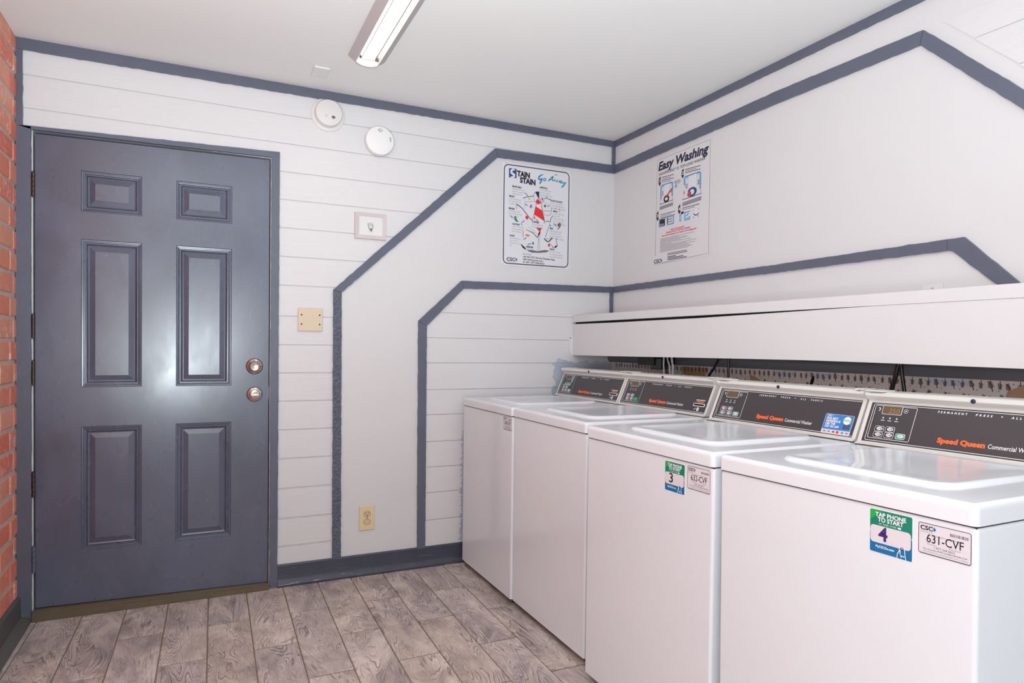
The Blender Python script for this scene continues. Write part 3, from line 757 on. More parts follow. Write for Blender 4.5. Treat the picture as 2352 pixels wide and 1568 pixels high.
while u < 2.9:
    for rw, v0 in enumerate((1.076, 1.036, .996)):
        uu = u+(.029 if rw % 2 else 0)+random.uniform(-.004, .004)
        sprig(uu, v0+random.uniform(-.003, .003), .031*random.uniform(.85, 1.1), -.35 if rw % 2 else random.uniform(.05, .35), 1)
        for q in range(2):
            a, b = uu+.018+random.uniform(-.005, .005), v0+(-.012 if q else .012); mb.disc((a, b), .0018, .0018, FW, .0013, 'sprig', 8)
    sprig(u+.028, 1.096-.012, .026, .0, -1)
    u += .0565
mb.flat([(1.135, 1.0), (1.135, 1.070), (1.165, 1.064), (1.235, 1.030), (1.26, 1.0)], FW, .0017, 'torn')
mb.flat([(.66, 1.095), (.86, 1.092), (.84, 1.06), (.78, 1.03), (.70, 1.04), (.66, 1.06)], FW, .0010, 'torn')
mb.flat([(2.19, 1.03), (2.200, 1.066), (2.235, 1.084), (2.262, 1.098), (2.30, 1.098), (2.262, 1.080), (2.262, 1.05), (2.23, 1.03)], FW, .0017, 'torn')
for a, b in ((.90, .98), (1.27, 1.40), (1.44, 1.58), (1.95, 2.1), (.06, .14), (.23, .33)):
    mb.flat([(a, 1.094), (b, 1.093), (b-.02, 1.076), ((a+b)/2, 1.071), (a+.01, 1.078)], FW, .0011, 'bluestain')
mb.disc((1.475, 1.060), .008, .022, FW, .0019, 'hole', 14, -.35)
wp = mb.build('wallpaper'); tag(wp, 'strip of cream wallpaper with brown leaf sprigs, torn in places, behind the washing machines', 'wallpaper')

# things hanging under the shelf
ad = MB(); ad.box((-.17, -.505, 1.098), (-.0305, -.640, 1.168), 'black'); ad.box((-.16, -.60, 1.078), (-.115, -.69, 1.135), 'cable')
tag(ad.build('power_adapter', bevel=.003, seg=2), 'black power adapter block hanging below the left part of the boxed shelf', 'adapter')
def cord(pts, r, label, cat='cable', name='black_cable', mat='cable', ry=None):
    mb = MB(); P = [Vector(p) for p in pts]; Q = []
    for i in range(len(P)-1):
        a, b = P[max(i-1, 0)], P[i]; c, d = P[i+1], P[min(i+2, len(P)-1)]
        for k in range(6):
            t = k/6; Q.append(.5*((2*b)+(c-a)*t+(2*a-5*b+4*c-d)*t*t+(3*b-a-3*c+d)*t**3))
    Q.append(P[-1]); mb.tube(Q, r, mat, 10, ry); return tag(mb.build(name, smooth=True, angle=60), label, cat)
cord([(-.15, -1.100, 1.3318), (-.15, -1.100, 1.152), (-.15, -1.090, 1.137), (-.15, -1.058, 1.092), (-.15, -1.027, 1.050), (-.15, -1.01, .93)], .0055, 'black cord running slantwise behind the second washing machine')
cord([(-.15, -1.154, 1.3318), (-.15, -1.154, 1.150), (-.15, -1.155, 1.10), (-.15, -1.156, 1.04), (-.15, -1.156, .93)], .0050, 'black cord hanging straight down just left of the third washing machine')
cord([(-.15, -1.945, 1.3318), (-.15, -1.945, 1.150), (-.15, -1.944, 1.139), (-.15, -1.934, 1.094), (-.15, -1.922, 1.045), (-.15, -1.91, .93)], .0075, 'thick black cord slanting left behind the fourth washing machine')
cord([(-.15, -1.953, 1.3318), (-.15, -1.953, 1.150), (-.15, -1.955, 1.137), (-.15, -1.961, 1.094), (-.15, -1.9685, 1.05), (-.15, -1.98, .93)], .0060, 'thinner black cord slanting right behind the fourth washing machine')
cord([(-.15, -.700, 1.3318), (-.15, -.700, 1.150), (-.15, -.699, 1.10), (-.15, -.703, 1.06), (-.15, -.705, .93)], .0045, 'white cable to the right of the power adapter, left strand', mat='whitecable', name='white_cable')
cord([(-.15, -.728, 1.3318), (-.15, -.728, 1.150), (-.15, -.741, 1.11), (-.15, -.750, 1.07), (-.15, -.750, .93)], .0045, 'white cable to the right of the power adapter, middle strand', mat='whitecable', name='white_cable')
cord([(-.15, -.762, 1.3318), (-.15, -.762, 1.150), (-.15, -.772, 1.10), (-.15, -.773, 1.06), (-.15, -.775, .93)], .0060, 'white cable to the right of the power adapter, thick right strand', mat='whitecable', name='white_cable')
cord([(-.148, -.735, 1.3318), (-.148, -.735, 1.150), (-.146, -.722, 1.10), (-.148, -.717, 1.075), (-.15, -.735, 1.04), (-.15, -.745, .93)], .0040, 'black cord looping among the white cables')

# ------------------------------------------------------------------ washing machines
def flatset(m, fr, items):
    for it in items: getattr(m, it[0])(*it[1:])
def logo_csc(mb, fr, u, v, s, h, mat='ink'):
    mb.text('CSC', s, fr, u, v, h, mat, off=.028*s, sx=1.15)
    cx = u+s*2.35; mb.flat([(cx, v), (cx+.28*s, v+.36*s), (cx, v+.72*s), (cx-.28*s, v+.36*s)], fr, h, 'teal'); mb.flat([(cx, v), (cx+.28*s, v+.36*s), (cx, v+.36*s)], fr, h+.0001, 'logoblue')
def barcode(mb, fr, u0, v0, u1, v1, h, seed):
    r = random.Random(seed); u = u0
    while u < u1-.0006:
        w_ = r.choice((.0006, .0010, .0014)); mb.flat([(u, v0), (min(u+w_, u1), v0), (min(u+w_, u1), v1), (u, v1)], fr, h, 'midgrey'); u += w_+r.choice((.0005, .0008, .0012))
def asset_sticker(parent, xloc, s0, s1, z0, z1, code):
    W_, H_ = s1-s0, z1-z0; F = lambda u, v, h: (xloc-h, -(s0+u), z0+v)
    mb = MB(); mb.prism(rrect(0, 0, W_, H_, .004), F, -.001, .0007, 'stickerpaper'); st = mb.build('asset_sticker', parent); st['label'] = 'white asset sticker reading '+code
    mb = MB(); h = .0011; mb.stroke(rrect(.001, .001, W_-.001, H_-.001, .004), .0010, F, h, 'ink', True); mb.stroke([(.004, .0012), (W_-.003, .0012)], .0014, F, h+.0002, 'ink')
    logo_csc(mb, F, .004, H_-.0135, .0115, h); mb.text('ServiceWorks', .0042, F, .0045, H_-.0185, h, 'grey', res=1)
    barcode(mb, F, W_*.61, H_-.015, W_*.95, H_-.0095, h, 5)
    mb.text('Please use this number for requesting service', .0036, F, W_*.2, H_-.0225, h, 'midgrey', fit=W_*.62, res=1)
    mb.text(code, .0225, F, W_*.16, H_*.40, h, 'ink', off=.0001, fit=W_*.70)
    mb.text('For Service:', .0038, F, W_*.18, H_*.325, h, 'midgrey', res=1); mb.text('Para Servicio:', .0038, F, W_*.60, H_*.325, h, 'midgrey', res=1)
    mb.text('1-877-264-6622', .0062, F, W_*.30, H_*.235, h, 'midgrey', res=2)
    mb.text('Visit our website: WWW.CSCSERVICEWORKS.COM', .0042, F, W_*.10, H_*.155, h, 'ink', fit=W_*.82, res=1)
    mb.text('This machine is the property of the service company', .0032, F, W_*.10, H_*.085, h, 'midgrey', fit=W_*.84, res=1)
    mb.build('sticker_lettering', st)
def number_sticker(parent, xloc, s0, s1, z0, z1, num):
    W_, H_ = s1-s0, z1-z0; F = lambda u, v, h: (xloc-h, -(s0+u), z0+v)
    mb = MB(); mb.prism(rrect(0, 0, W_, H_, .003), F, -.001, .0006, 'white')
    mb.flat(rrect(.0008, H_*.50, W_-.0008, H_-.0008, .003), F, .0008, 'green'); mb.flat([(.0008, H_*.74), (W_*.30, H_-.0012), (.003, H_-.0012), (.0008, H_-.003)], F, .0010, 'brightgreen')
    mb.flat(rrect(.0008, .0008, W_-.0008, H_*.50, .003), F, .00075, 'stickblue'); mb.flat(rrect(.002, H_*.235, W_-.003, H_*.635, .007), F, .0012, 'stickerpaper')
    st = mb.build('number_sticker', parent); st['label'] = 'green and blue tap phone sticker with number '+num
    mb = MB(); h = .0015
    mb.text('TAP PHONE', .0120, F, W_*.5, H_*.845, h, 'white', 'CENTER', off=.00040, fit=W_*.72); mb.text('TO START', .0120, F, W_*.5, H_*.735, h, 'white', 'CENTER', off=.00040, fit=W_*.60)
    mb.text('or scan code', .0070, F, W_*.22, H_*.665, h, 'white', fit=W_*.42, res=1); mb.flat(rrect(W_*.67, H_*.66, W_*.75, H_*.70, .0008, 2), F, h, 'white')
    mb.text(num, .039, F, W_*.33, H_*.305, h, 'violet' if num == '4' else 'ink', 'CENTER', off=.0010 if num == '4' else .0005, fit=.020 if num == '4' else .017)
    mb.text('MyCSCGo.com', .0072, F, W_*.15, H_*.125, h, 'white', fit=W_*.44, off=.0002, res=2)
    # hand holding a phone
    for P in ([(.66, .0), (.67, .10), (.71, .17), (.71, .26)], [(.76, .03), (.73, .10), (.73, .20)], [(.83, .26), (.84, .12), (.86, .0)]):
        mb.stroke([(a*W_, b*H_+.001) for a, b in P], .0016, F, h, 'white')
    mb.stroke([(W_*.73, H_*.09), (W_*.83, H_*.075)], .0020, F, h, 'white'); mb.stroke([(W_*(.77+.035*math.cos(t)), H_*(.235+.03*math.sin(t))) for t in [i*.6 for i in range(9)]], .0012, F, h, 'ink')
    mb.build('sticker_lettering', st)

def washer(xf, yl, W_, cdx, rot, label, num=None, code=None, codespan=None, variant='plain', dz=0.0):
    r = empty('washing_machine', (xf, yl, 0), rot)
    Zs, Zd = .8685+dz, .9085+dz; D = .53+cdx+.14
    # cabinet
    shell_box('cabinet', (0, 0, .030), (D-.01, -W_, Zs-.0024), 'enamel', .0085, r)
    mb = MB(); mb.box((.012, -.008, .020), (D-.03, -W_+.008, .0302), 'base'); mb.build('base_frame', r); mb = MB(); mb.box((.0035, -.0035, Zs-.010), (D-.03, -W_+.0035, Zs+.0005), 'seamgrey'); mb.build('seam_shade', r)  # dark fill set into the seam below the deck to paint its shade
    for ux in (.05, D-.07):
        for uy in (.045, W_-.045):
            mb = MB(); mb.lathe([(.019, .0005), (.019, .008), (.012, .012), (.008, .013), (.008, .030)], lambda u, v, h: (ux+u, -uy+v, h), 'black', 16); mb.build('foot', r, smooth=True, angle=40)
    # top deck
    shell_box('top_deck', (-.005, .001, Zs), (D, -W_-.001, Zd), 'enamel', .0125, r, 5)
    # lid
    mb = MB(); y0, y1, x0, x1 = -.100, -(W_-.100), .085, .53+cdx-.030
    prof = [(0, -.001, .055), (.004, .0035, .052), (.010, .0070, .048), (.018, .0078, .042), (.028, .0062, .036), (.060, .0030, .030), (.110, .0012, .03)]
    n = 10; loops = []
    for ins, hh, rr in prof: loops.append([(x, y, Zd+hh) for x, y in rrect(x0+ins, y1+ins, x1-ins, y0-ins, rr, n)])
    m_ = len(loops[0]); vs = sum(loops, []); fs = [(i*m_+j, i*m_+(j+1) % m_, (i+1)*m_+(j+1) % m_, (i+1)*m_+j) for i in range(len(loops)-1) for j in range(m_)]
    fs.append(tuple((len(loops)-1)*m_+j for j in range(m_))); mb.add(vs, fs, 'enamel'); mb.build('lid', r, smooth=True, angle=60)
    # console
    cx = .520+cdx; cz = Zd-.9085+.0
    prof = [(.000, .9102), (.000, .9125), (.0125, .9175), (.0145, .9215), (.0640, 1.0335), (.0655, 1.0380), (.0610, 1.0420), (.0510, 1.0480), (.0460, 1.0535), (.0465, 1.0590), (.0530, 1.0635), (.0700, 1.0655), (.145, 1.0655), (.150, 1.06), (.155, .9095)]
    def ext(prof, ya, yb, mat, grow=0):
        mb = MB(); n = len(prof); vs = [(cx+x, ya, z+cz) for x, z in prof]+[(cx+x, yb, z+cz) for x, z in prof]
        mb.add(vs, [(i, (i+1) % n, n+(i+1) % n, n+i)[::-1] for i in range(n)]+[tuple(range(n)), tuple(range(n, 2*n))[::-1]], mat)
        bm = bmesh.new(); tmp = bpy.data.meshes.new('x'); tmp.from_pydata(mb.v, [], mb.f); bm.from_mesh(tmp); bmesh.ops.recalc_face_normals(bm, faces=bm.faces)
        bm.verts.ensure_lookup_table(); mb.f = [[v.index for v in f.verts] for f in bm.faces]; bm.free(); bpy.data.meshes.remove(tmp); return mb
    ext(prof, -.011, -W_+.011, 'console').build('console_body', r, smooth=True, angle=32)
    mb = MB(); mb.box((cx-.0025, -.004, Zd-.001), (cx+.12, -W_+.004, Zd+.0022), 'hole'); mb.build('console_gap_shade', r)  # black strip painted in for the shaded gap under the console
    cap = [(x+(-.0015 if x < .1 else .0015), z+(.0018 if z > 1.05 else 0)) for x, z in prof]
    for ya, yb in ((-.0005, -.0125), (-W_+.0125, -W_+.0005)): ext(cap, ya, yb, 'console').build('console_end_cap', r, smooth=True, angle=32)
    mb = MB(); mb.lathe([(.0062, 0), (.0062, .0016), (.004, .003), (.0005, .0034)], lambda u, v, h: (cx+.0445-h, -W_*.5+.011+u, 1.0555+cz+v), 'navy', 16); mb.build('lock', r, smooth=True)
    for ya, yb in (((-.0005, -.058),) if yl < -.1 else ())+(((-W_+.0005, -W_+.030),) if num != '4' else ()):
        mb = MB(); mb.box((cx+.045, ya, 1.0655+cz), (cx+.100, yb, 1.0705+cz), 'console'); mb.build('joint_strip', r, bevel=.001, seg=2)
    # control panel plane: s to the right, t up the slope
    p0 = Vector((cx+.0133, 0, .9185+cz)); d = Vector((.0495, 0, .1145)); T = d.length; d.normalize(); nrm = Vector((-d.z, 0, d.x))
    def F(s, t, h): q = p0+d*t+nrm*(h+.0008); return (q.x, -s, q.z)
    S0, S1 = .0135, W_-.0145
    mb = MB(); mb.prism([(S0, .0015), (S1, .0015), (S1, T-.001), (S0, T-.001)], F, -.002, .0004, 'panel'); cp = mb.build('control_panel', r)
    sk = S0-.012
    mb = MB(); h = .0008; mb.stroke([(S0+.0075+.5, T-.0055), (S0+.012, T-.0055), (S0+.009, T-.008), (S0+.009, .009), (S0+.012, .0055), (S1, .0055)][1:], .0016, F, h, 'white')
    mb.stroke([(S0+.012, T-.0055), (S1, T-.0055)], .0016, F, h, 'white')
    mb.stroke(rrect(S0+.0155, .0135, S0+.142, T-.0095, .004), .0014, F, h, 'white', True)
    x_ = S0
    sp_ = lambda txt, a, b: mb.text(txt, .0078, F, x_+a, T-.0175, h, 'white', off=.0003, shear=.15, fit=b-a, sp=1.9, res=2)
    sp_('PERMANENT', .200, .278); sp_('PRESS', .298, .339); mb.disc((x_+.361, T-.0145), .0018, .0018, F, h, 'white', 10); sp_('ALL', .383, .406); sp_('FABRIC', .425, .472)
    mb.text('Speed Queen', .0190, F, x_+.219, .0235, h, 'orange', off=.0011, fit=.121, res=3); mb.text('Commercial Washer', .0165, F, x_+.346, .0235, h, 'white', off=.0002, fit=.112, res=3)
    for q in (.048, .069, .090):
        mb.disc((x_+q, .0780), .0024, .0024, F, h, 'white', 12); mb.stroke([(x_+q-.005, .0702), (x_+q+.006, .0702)], .0020, F, h, 'white')
    mb.stroke([(x_+.111+.0060*math.cos(t), .1035+.0060*math.sin(t)) for t in [i*math.pi/8 for i in range(16)]], .0010, F, h, 'white', True); mb.flat([(x_+.109, .1005), (x_+.114, .1035), (x_+.110, .1065)], F, h, 'white')
    mb.stroke([(x_+.026, .1075), (x_+.031, .1080), (x_+.032, .1030), (x_+.029, .0985)], .0026, F, h, 'white')
    mb.build('panel_print', cp)
    mb = MB(); mb.prism(rrect(x_+.039, .0895, x_+.100, .1165, .003), F, .0004, .0010, 'white'); mb.prism(rrect(x_+.0405, .0908, x_+.0985, .1152, .002), F, .0011, .0014, 'amber')
    if variant == 'four': mb.text('250', .021, F, x_+.060, .0935, .0017, 'amber2', fit=.034, off=.0003, res=2)
    mb.build('display', cp)
    for bi, (a, b, gcol) in enumerate(((.0465, .0435, 0), (.0795, .0440, 0), (.0465, .0255, 0), (.0805, .0260, 0), (.1150, .0265, 1))):
        mb = MB(); mb.prism(rrect(x_+a-.0150, b-.0085, x_+a+.0135, b+.0085, .004, 3), F, .0004, .0009, 'white' if variant != 'green' or not gcol else 'startgreen'); mb.prism(rrect(x_+a-.0138, b-.0073, x_+a+.0123, b+.0073, .003, 3), F, .0009, .0012, 'startgreen' if gcol else 'ink')
        mb.prism([(x_+a+.001+.0095*math.cos(t), b+.0055*math.sin(t)) for t in [i*math.pi/10 for i in range(20)]], F, .0012, .0030, 'stickerpaper' if not (gcol and variant == 'green') else 'startgreen')
        mb.stroke([(x_+a-.004, b+.0012), (x_+a+.002, b+.0012)], .0009, F, .0032, 'grey'); mb.stroke([(x_+a-.003, b-.0012), (x_+a+.002, b-.0012)], .0009, F, .0032, 'grey')
        if not gcol: mb.stroke([(x_+a+.005, b-.003), (x_+a+.006, b+.003)], .0018, F, .0032, 'ink')
        mb.build('button', cp)
    if variant in ('slot', 'green'):
        mb = MB(); u0 = x_+.520; mb.prism(rrect(u0, .0300, u0+.068, .0435, .002, 2), F, .0004, .0020, 'white'); mb.prism([(u0+.004, .0330), (u0+.064, .0330), (u0+.064, .0405), (u0+.004, .0405)], F, .0019, .0024, 'hole')
        mb.stroke([(u0+.008, .0580), (u0+.062, .0580)], .0032, F, h, 'white'); mb.flat([(u0+.008, .0530), (u0+.062, .0530), (u0+.050, .0475), (u0+.020, .0475)], F, h, 'orange')
        mb.stroke([(u0+.010, .014), (u0+.020, .022)], .0030, F, h, 'white'); mb.flat(rrect(u0+.026, .010, u0+.040, .026, .005, 3), F, h, 'white'); mb.stroke([(u0+.032, .014), (u0+.033, .022)], .0020, F, h+.0002, 'ink'); mb.build('card_slot', cp)
    if variant == 'slot':
        mb = MB(); mb.flat([(x_+.030, .053), (x_+.115, .055), (x_+.112, .066), (x_+.100, .072), (x_+.095, .065), (x_+.080, .072), (x_+.070, .063), (x_+.050, .073), (x_+.045, .062), (x_+.030, .062)], F, .0016, 'mint')
        mb.flat([(x_+.108, .065), (x_+.122, .075), (x_+.128, .108), (x_+.120, .117), (x_+.108, .108), (x_+.106, .085)], F, .0016, 'mint'); o = mb.build('glue_residue', cp); o['label'] = 'mint green glue residue on the control panel'
    if variant == 'app':
        a0, a1, b0, b1 = x_+.500, x_+.603, .0035, .0700; G = lambda u, v, hh: F(a0+u, b0+v, hh); aw, ah = a1-a0, b1-b0
        mb = MB(); mb.prism(rrect(0, 0, aw, ah, .004), G, .0004, .0011, 'stickerpaper'); mb.flat(rrect(.001, ah*.22, aw-.001, ah-.001, .003), G, .0013, 'appblue'); k_ = .0016
        mb.text('CSC', .0085, G, .008, ah*.86, k_, 'white', off=.0003); mb.flat([(.028, ah*.86), (.032, ah*.90), (.028, ah*.95), (.025, ah*.90)], G, k_, 'mint')
        for ln, fv in (('FOR BEST', .72), ('EXPERIENCE', .585), ('USE THE', .45), ('CSC GO APP', .315)): mb.text(ln, .0100, G, .008, ah*fv, k_, 'white', off=.0004, fit=len(ln)*.0052, res=2)
        mb.disc((aw*.80, ah*.73), .0135, .0135, G, k_, 'white', 24); mb.flat([(aw*.80-.015, ah*.70), (aw*.80+.015, ah*.68), (aw*.80+.015, ah*.76), (aw*.80-.015, ah*.78)], G, k_+.0002, 'lime'); mb.stroke([(aw*.80-.011, ah*.73), (aw*.80+.011, ah*.72)], .0016, G, k_+.0004, 'white')
        for fv in (.44, .32): mb.flat(rrect(aw*.72, ah*fv, aw*.93, ah*(fv+.085), .001, 2), G, k_, 'ink'); mb.stroke([(aw*.76, ah*(fv+.04)), (aw*.90, ah*(fv+.04))], .0012, G, k_+.0002, 'orange' if fv > .4 else 'grey')
        for q, mt in ((.12, 'grey'), (.28, 'grey'), (.44, 'crimson'), (.60, 'orange'), (.75, 'blue'), (.90, 'grey')): mb.flat(rrect(aw*q-.0045, ah*.075, aw*q+.0045, ah*.155, .0012, 2), G, k_, mt)
        mb.disc((aw*.575, ah*.115), .0042, .0042, G, k_+.0002, 'red', 12); st = mb.build('app_sticker', cp); st['label'] = 'blue sticker reading for best experience use the CSC Go app'
    if num: number_sticker(r, 0, *NUM[num], num)
    if code: asset_sticker(r, 0, *codespan, code)
    tag(r, label, 'washing machine', 'washing machines in a row along the right wall'); return r
NUM = {'3': (.436, .5245, .7690, .8555), '4': (.436, .5270, .7690, .8570)}
washer(-.980, -.055, .625, .035, (0, 0, 0), 'white top-loading washing machine nearest the back wall, glue residue on its panel', code='634-CVF', codespan=(.5270, .6170, .7990, .8600), variant='slot')
washer(-.9725, -.684, .625, .030, (0, 0, 0), 'white top-loading washing machine second from the back wall, without stickers on its front', variant='green', dz=.0)
washer(-1.015, -1.386, .640, .022, (0, 0, 0), 'white top-loading washing machine with the number 3 sticker on its front', num='3', code='632-CVF', codespan=(.5350, .6290, .7930, .8580), variant='app', dz=0.0)
washer(-1.005, -2.052, .645, .002, (math.radians(-.75), 0, 0), 'white top-loading washing machine with the number 4 sticker, nearest the camera', num='4', code='631-CVF', codespan=(.5380, .6360, .7935, .8530), variant='four', dz=-.002)

# ------------------------------------------------------------------ posters
def q2p(corn, W_, H_):
    (x0, t0, b0), (x1, t1, b1) = corn
    def f(x, y):
        s = (x-x0)/(x1-x0); t = t0+(t1-t0)*s; b = b0+(b1-b0)*s; return (s*W_, (1-(y-t)/(b-t))*H_)
    return f
# stain poster (back wall)
W1, H1 = .4450, .5770; P0 = (-.7475, 1.6400)
F1 = lambda u, v, h: (P0[0]+u, -h-.0006, P0[1]+v+u*.004)
mb = MB(); mb.prism([(0, 0), (W1, 0), (W1, H1), (0, H1)], F1, 0, .0012, 'poster')
p1 = mb.build('poster'); tag(p1, 'laminated poster headed Stain Stain Go Away with a shirt drawing, left of the corner', 'poster', 'laundry posters in the corner')
f = q2p(((68, 62, 1440), (990, 184, 1512)), W1, H1); Z = lambda pts: [f(a, b) for a, b in pts]
mb = MB(); mb.stroke(rrect(.0145, .0120, W1-.0135, H1-.0130, .026, 6), .0052, F1, .0016, 'navy', True)
for a, b, c, d in ((105, 92, 128, 74), (975, 200, 1000, 210), (960, 1485, 980, 1500), (85, 1430, 103, 1420)): mb.stroke(Z([(a, b), (c, d)]), .0015, F1, .0016, 'grey')
mb.build('border', p1)
h = .0017; mb = MB()
mb.flat(Z([(158, 150), (255, 160), (256, 284), (158, 276)]), F1, h, 'logoblue')
mb.stroke(Z([(238, 172), (205, 170), (188, 186), (186, 208), (205, 226), (226, 240), (226, 258), (208, 270), (172, 270)]), [.003, .012, .014, .013, .015, .014, .013, .011, .003], F1, h+.0003, 'poster')
f0 = lambda x, y: f(x, y)
mb.text('TAIN', .041, F1, *f0(264, 250), h, 'ink', off=.0024, fit=.080, sv=-.06); mb.text('STAIN', .041, F1, *f0(302, 338), h, 'navy', off=.0024, fit=.098, sv=-.06)
wd = lambda *a: [x*.00125 for x in a]
mb.stroke(Z([(610, 232), (580, 240), (552, 262), (545, 290), (556, 302), (580, 292), (592, 280), (582, 318), (568, 345), (558, 356)]), wd(2, 6, 8, 8, 7, 6, 6, 8, 7, 4), F1, h, 'teal')
mb.stroke(Z([(628, 282), (614, 290), (610, 308), (624, 316), (642, 308), (645, 292), (630, 283)]), .0062, F1, h, 'teal')
mb.stroke(Z([(676, 320), (692, 300), (716, 272), (742, 258)]), .0060, F1, h, 'teal'); mb.stroke(Z([(742, 258), (728, 290), (738, 318), (752, 310)]), .0065, F1, h, 'teal'); mb.stroke(Z([(682, 306), (735, 296)]), .0038, F1, h, 'teal')
mb.stroke(Z([(752, 312), (768, 290), (770, 320), (784, 326), (800, 300), (806, 328), (822, 330), (836, 310)]), .0055, F1, h, 'teal')
mb.stroke(Z([(860, 318), (840, 322), (838, 340), (856, 344), (872, 326), (876, 348), (892, 342), (908, 336), (900, 360), (880, 385), (858, 406)]), wd(5, 6, 6, 6, 5, 6, 5, 5, 6, 7, 5), F1, h, 'teal'); mb.stroke(Z([(905, 352), (925, 342)]), .003, F1, h, 'teal')
mb.stroke(Z([(760, 236), (800, 238)]), .0028, F1, h, 'logoblue')
mb.build('title', p1)
# headings and fine print
mb = MB()
HD = [('MUSTARD', 202, 400, ['work glycerine into', 'stain or sponge with', 'rubbing alcohol']), ('LIPSTICK', 562, 412, ['rub detergent into', 'stain and outline', 'dampness then wash', 'with warm water']), ('FRUIT', 164, 530, ['pour boiling water', 'through stain from', 'several feet above']),
      ('CHOCOLATE', 708, 588, ['soak in cool water or', 'sponge with hydrogen', 'peroxide rinse and wash']), ('GRASS', 158, 692, ['rub detergent into', 'stain with bleach that', 'is safe for fabric']), ('MUD', 748, 732, ['let stain dry, then', 'brush well', 'soak in cold water', 'wash in hot water', 'sponge with rubbing', 'alcohol']),
      ('COFFEE', 466, 872, ['pour boiling water', 'through the stain']), ('CATSUP', 206, 900, ['soak in cold water', 'rub detergent into', 'stain and wash']), ('INK', 706, 962, ['apply hairspray and', 'rub with dry cloth', 'use rubbing alcohol', 'or wipe before washing']), ('RUST', 180, 1055, ['treat with lemon', 'juice and salt', 'then place in the', 'sun']),
      ('GREASE', 392, 1205, ['wash in suds']), ('WAX', 708, 1242, ['rub with between', 'brown paper bag and', 'press with warm iron'])]
for nm, x, y, ls in HD:
    u, v = f(x, y); mb.text(nm, .0128, F1, u, v, h, 'ink', off=.0006, res=2, sv=-.05)
    for i, l in enumerate(ls): u2, v2 = f(x, y+30+i*33); mb.text(l, .0118, F1, u2, v2, h, 'grey', sx=.84, res=1, sv=-.05)
u, v = f(352, 1303); mb.text('For service', .0120, F1, u, v, h, 'ink', res=2)
for i, l in enumerate(('use the CSC Service Request App', 'visit www.cscsw.com', 'or call 1-877-264-6622')): u, v = f(352, 1338+i*35); mb.text(l, .0150, F1, u, v, h, 'ink', off=.0003, res=2, sv=-.03)
logo_csc(mb, F1, *f(140, 1380), .026, h); u, v = f(142, 1402); mb.text('ServiceWorks', .0100, F1, u, v, h, 'grey', res=1)
mb.build('fine_print', p1)
# shirt and stains
mb = MB()
K = lambda pts, w_, mt='ink', dh=0: mb.stroke(Z(pts), w_, F1, h+.0001+dh, mt)
mb.flat(Z([(505, 462), (556, 460), (556, 548), (548, 545)]), F1, h, 'ink')
mb.flat(Z([(508, 590), (540, 562), (582, 600), (572, 622), (545, 632), (520, 618)]), F1, h, 'red'); mb.flat(Z([(513, 660), (596, 710), (632, 856), (493, 768)]), F1, h, 'red'); mb.flat(Z([(520, 943), (600, 950), (576, 994), (560, 990)]), F1, h, 'red')
K([(500, 468), (480, 520), (500, 605), (545, 552), (505, 465)], .0022); K([(548, 548), (575, 575), (595, 615), (628, 558)], .0026); K([(340, 550), (400, 530), (478, 520)], .0032); K([(365, 610), (420, 596), (485, 592)], .0014, 'midgrey'); K([(365, 560), (375, 600)], .001, 'midgrey')
K([(258, 700), (262, 630), (330, 680), (385, 750), (430, 810), (470, 845)], [.0015, .006, .004, .004, .004, .0035]); K([(520, 620), (508, 680), (492, 765), (468, 850)], .0020); K([(582, 605), (604, 720), (632, 855), (630, 890)], .0028)
K([(372, 628), (362, 690)], .0010, 'midgrey'); K([(600, 598), (660, 610), (705, 640)], .0012, 'midgrey'); K([(728, 672), (722, 730), (716, 765), (672, 784), (630, 768), (618, 716), (722, 722)], .0018); K([(785, 680), (776, 705)], .0025); K([(832, 684), (842, 744)], .0020)
K([(742, 786), (720, 820), (706, 872)], .0032); K([(640, 862), (665, 860), (680, 852), (704, 874)], .0030); K([(700, 910), (675, 980), (650, 1060)], .0022); K([(388, 966), (480, 1012), (538, 1076), (574, 1000)], [.002, .004, .005, .003]); K([(432, 940), (505, 1002), (535, 1030)], .0012); K([(352, 990), (350, 1066)], .0030, 'midgrey')
mb.flat(Z([(555, 1010), (580, 985), (575, 1030), (545, 1072)]), F1, h, 'ink'); K([(555, 1070), (548, 1245)], .0018); K([(570, 1040), (574, 1250)], .0014, 'midgrey'); mb.flat(Z([(322, 1155), (352, 1185), (386, 1215), (390, 1240), (350, 1215), (328, 1180)]), F1, h, 'ink')
mb.flat(Z([(398, 1240), (470, 1245), (545, 1258), (545, 1280), (470, 1278), (430, 1262)]), F1, h, 'midgrey'); mb.flat(Z([(545, 1258), (640, 1244), (706, 1252), (660, 1276), (545, 1282)]), F1, h, 'midgrey')
K([(630, 1088), (660, 1120), (690, 1136), (720, 1105), (742, 1078)], .0060); K([(655, 1045), (650, 1085), (690, 1100), (715, 1070)], .0014); K([(800, 1084), (796, 1140), (815, 1180)], .0030); mb.flat(Z([(768, 1202), (800, 1180), (816, 1190), (782, 1224)]), F1, h, 'ink'); K([(856, 880), (845, 930), (808, 972)], [.002, .006, .003])
K([(640, 548), (712, 568)], [.001, .004]); K([(320, 880), (334, 912)], .003)
E_ = lambda x, y, a, b, mt, rot=0: mb.disc(f(x, y), a, b, F1, h+.0003, mt, 16, rot)
E_(426, 557, .006, .008, 'yellow'); E_(449, 658, .0075, .011, 'purple', -.2); E_(397, 808, .009, .011, 'red', .5); E_(636, 652, .0065, .009, 'brown', -.3); E_(598, 562, .005, .007, 'crimson'); E_(500, 812, .0035, .009, 'red', .15); mb.flat(Z([(230, 800), (248, 782), (272, 840), (292, 872), (256, 862), (234, 836)]), F1, h, 'leaf')
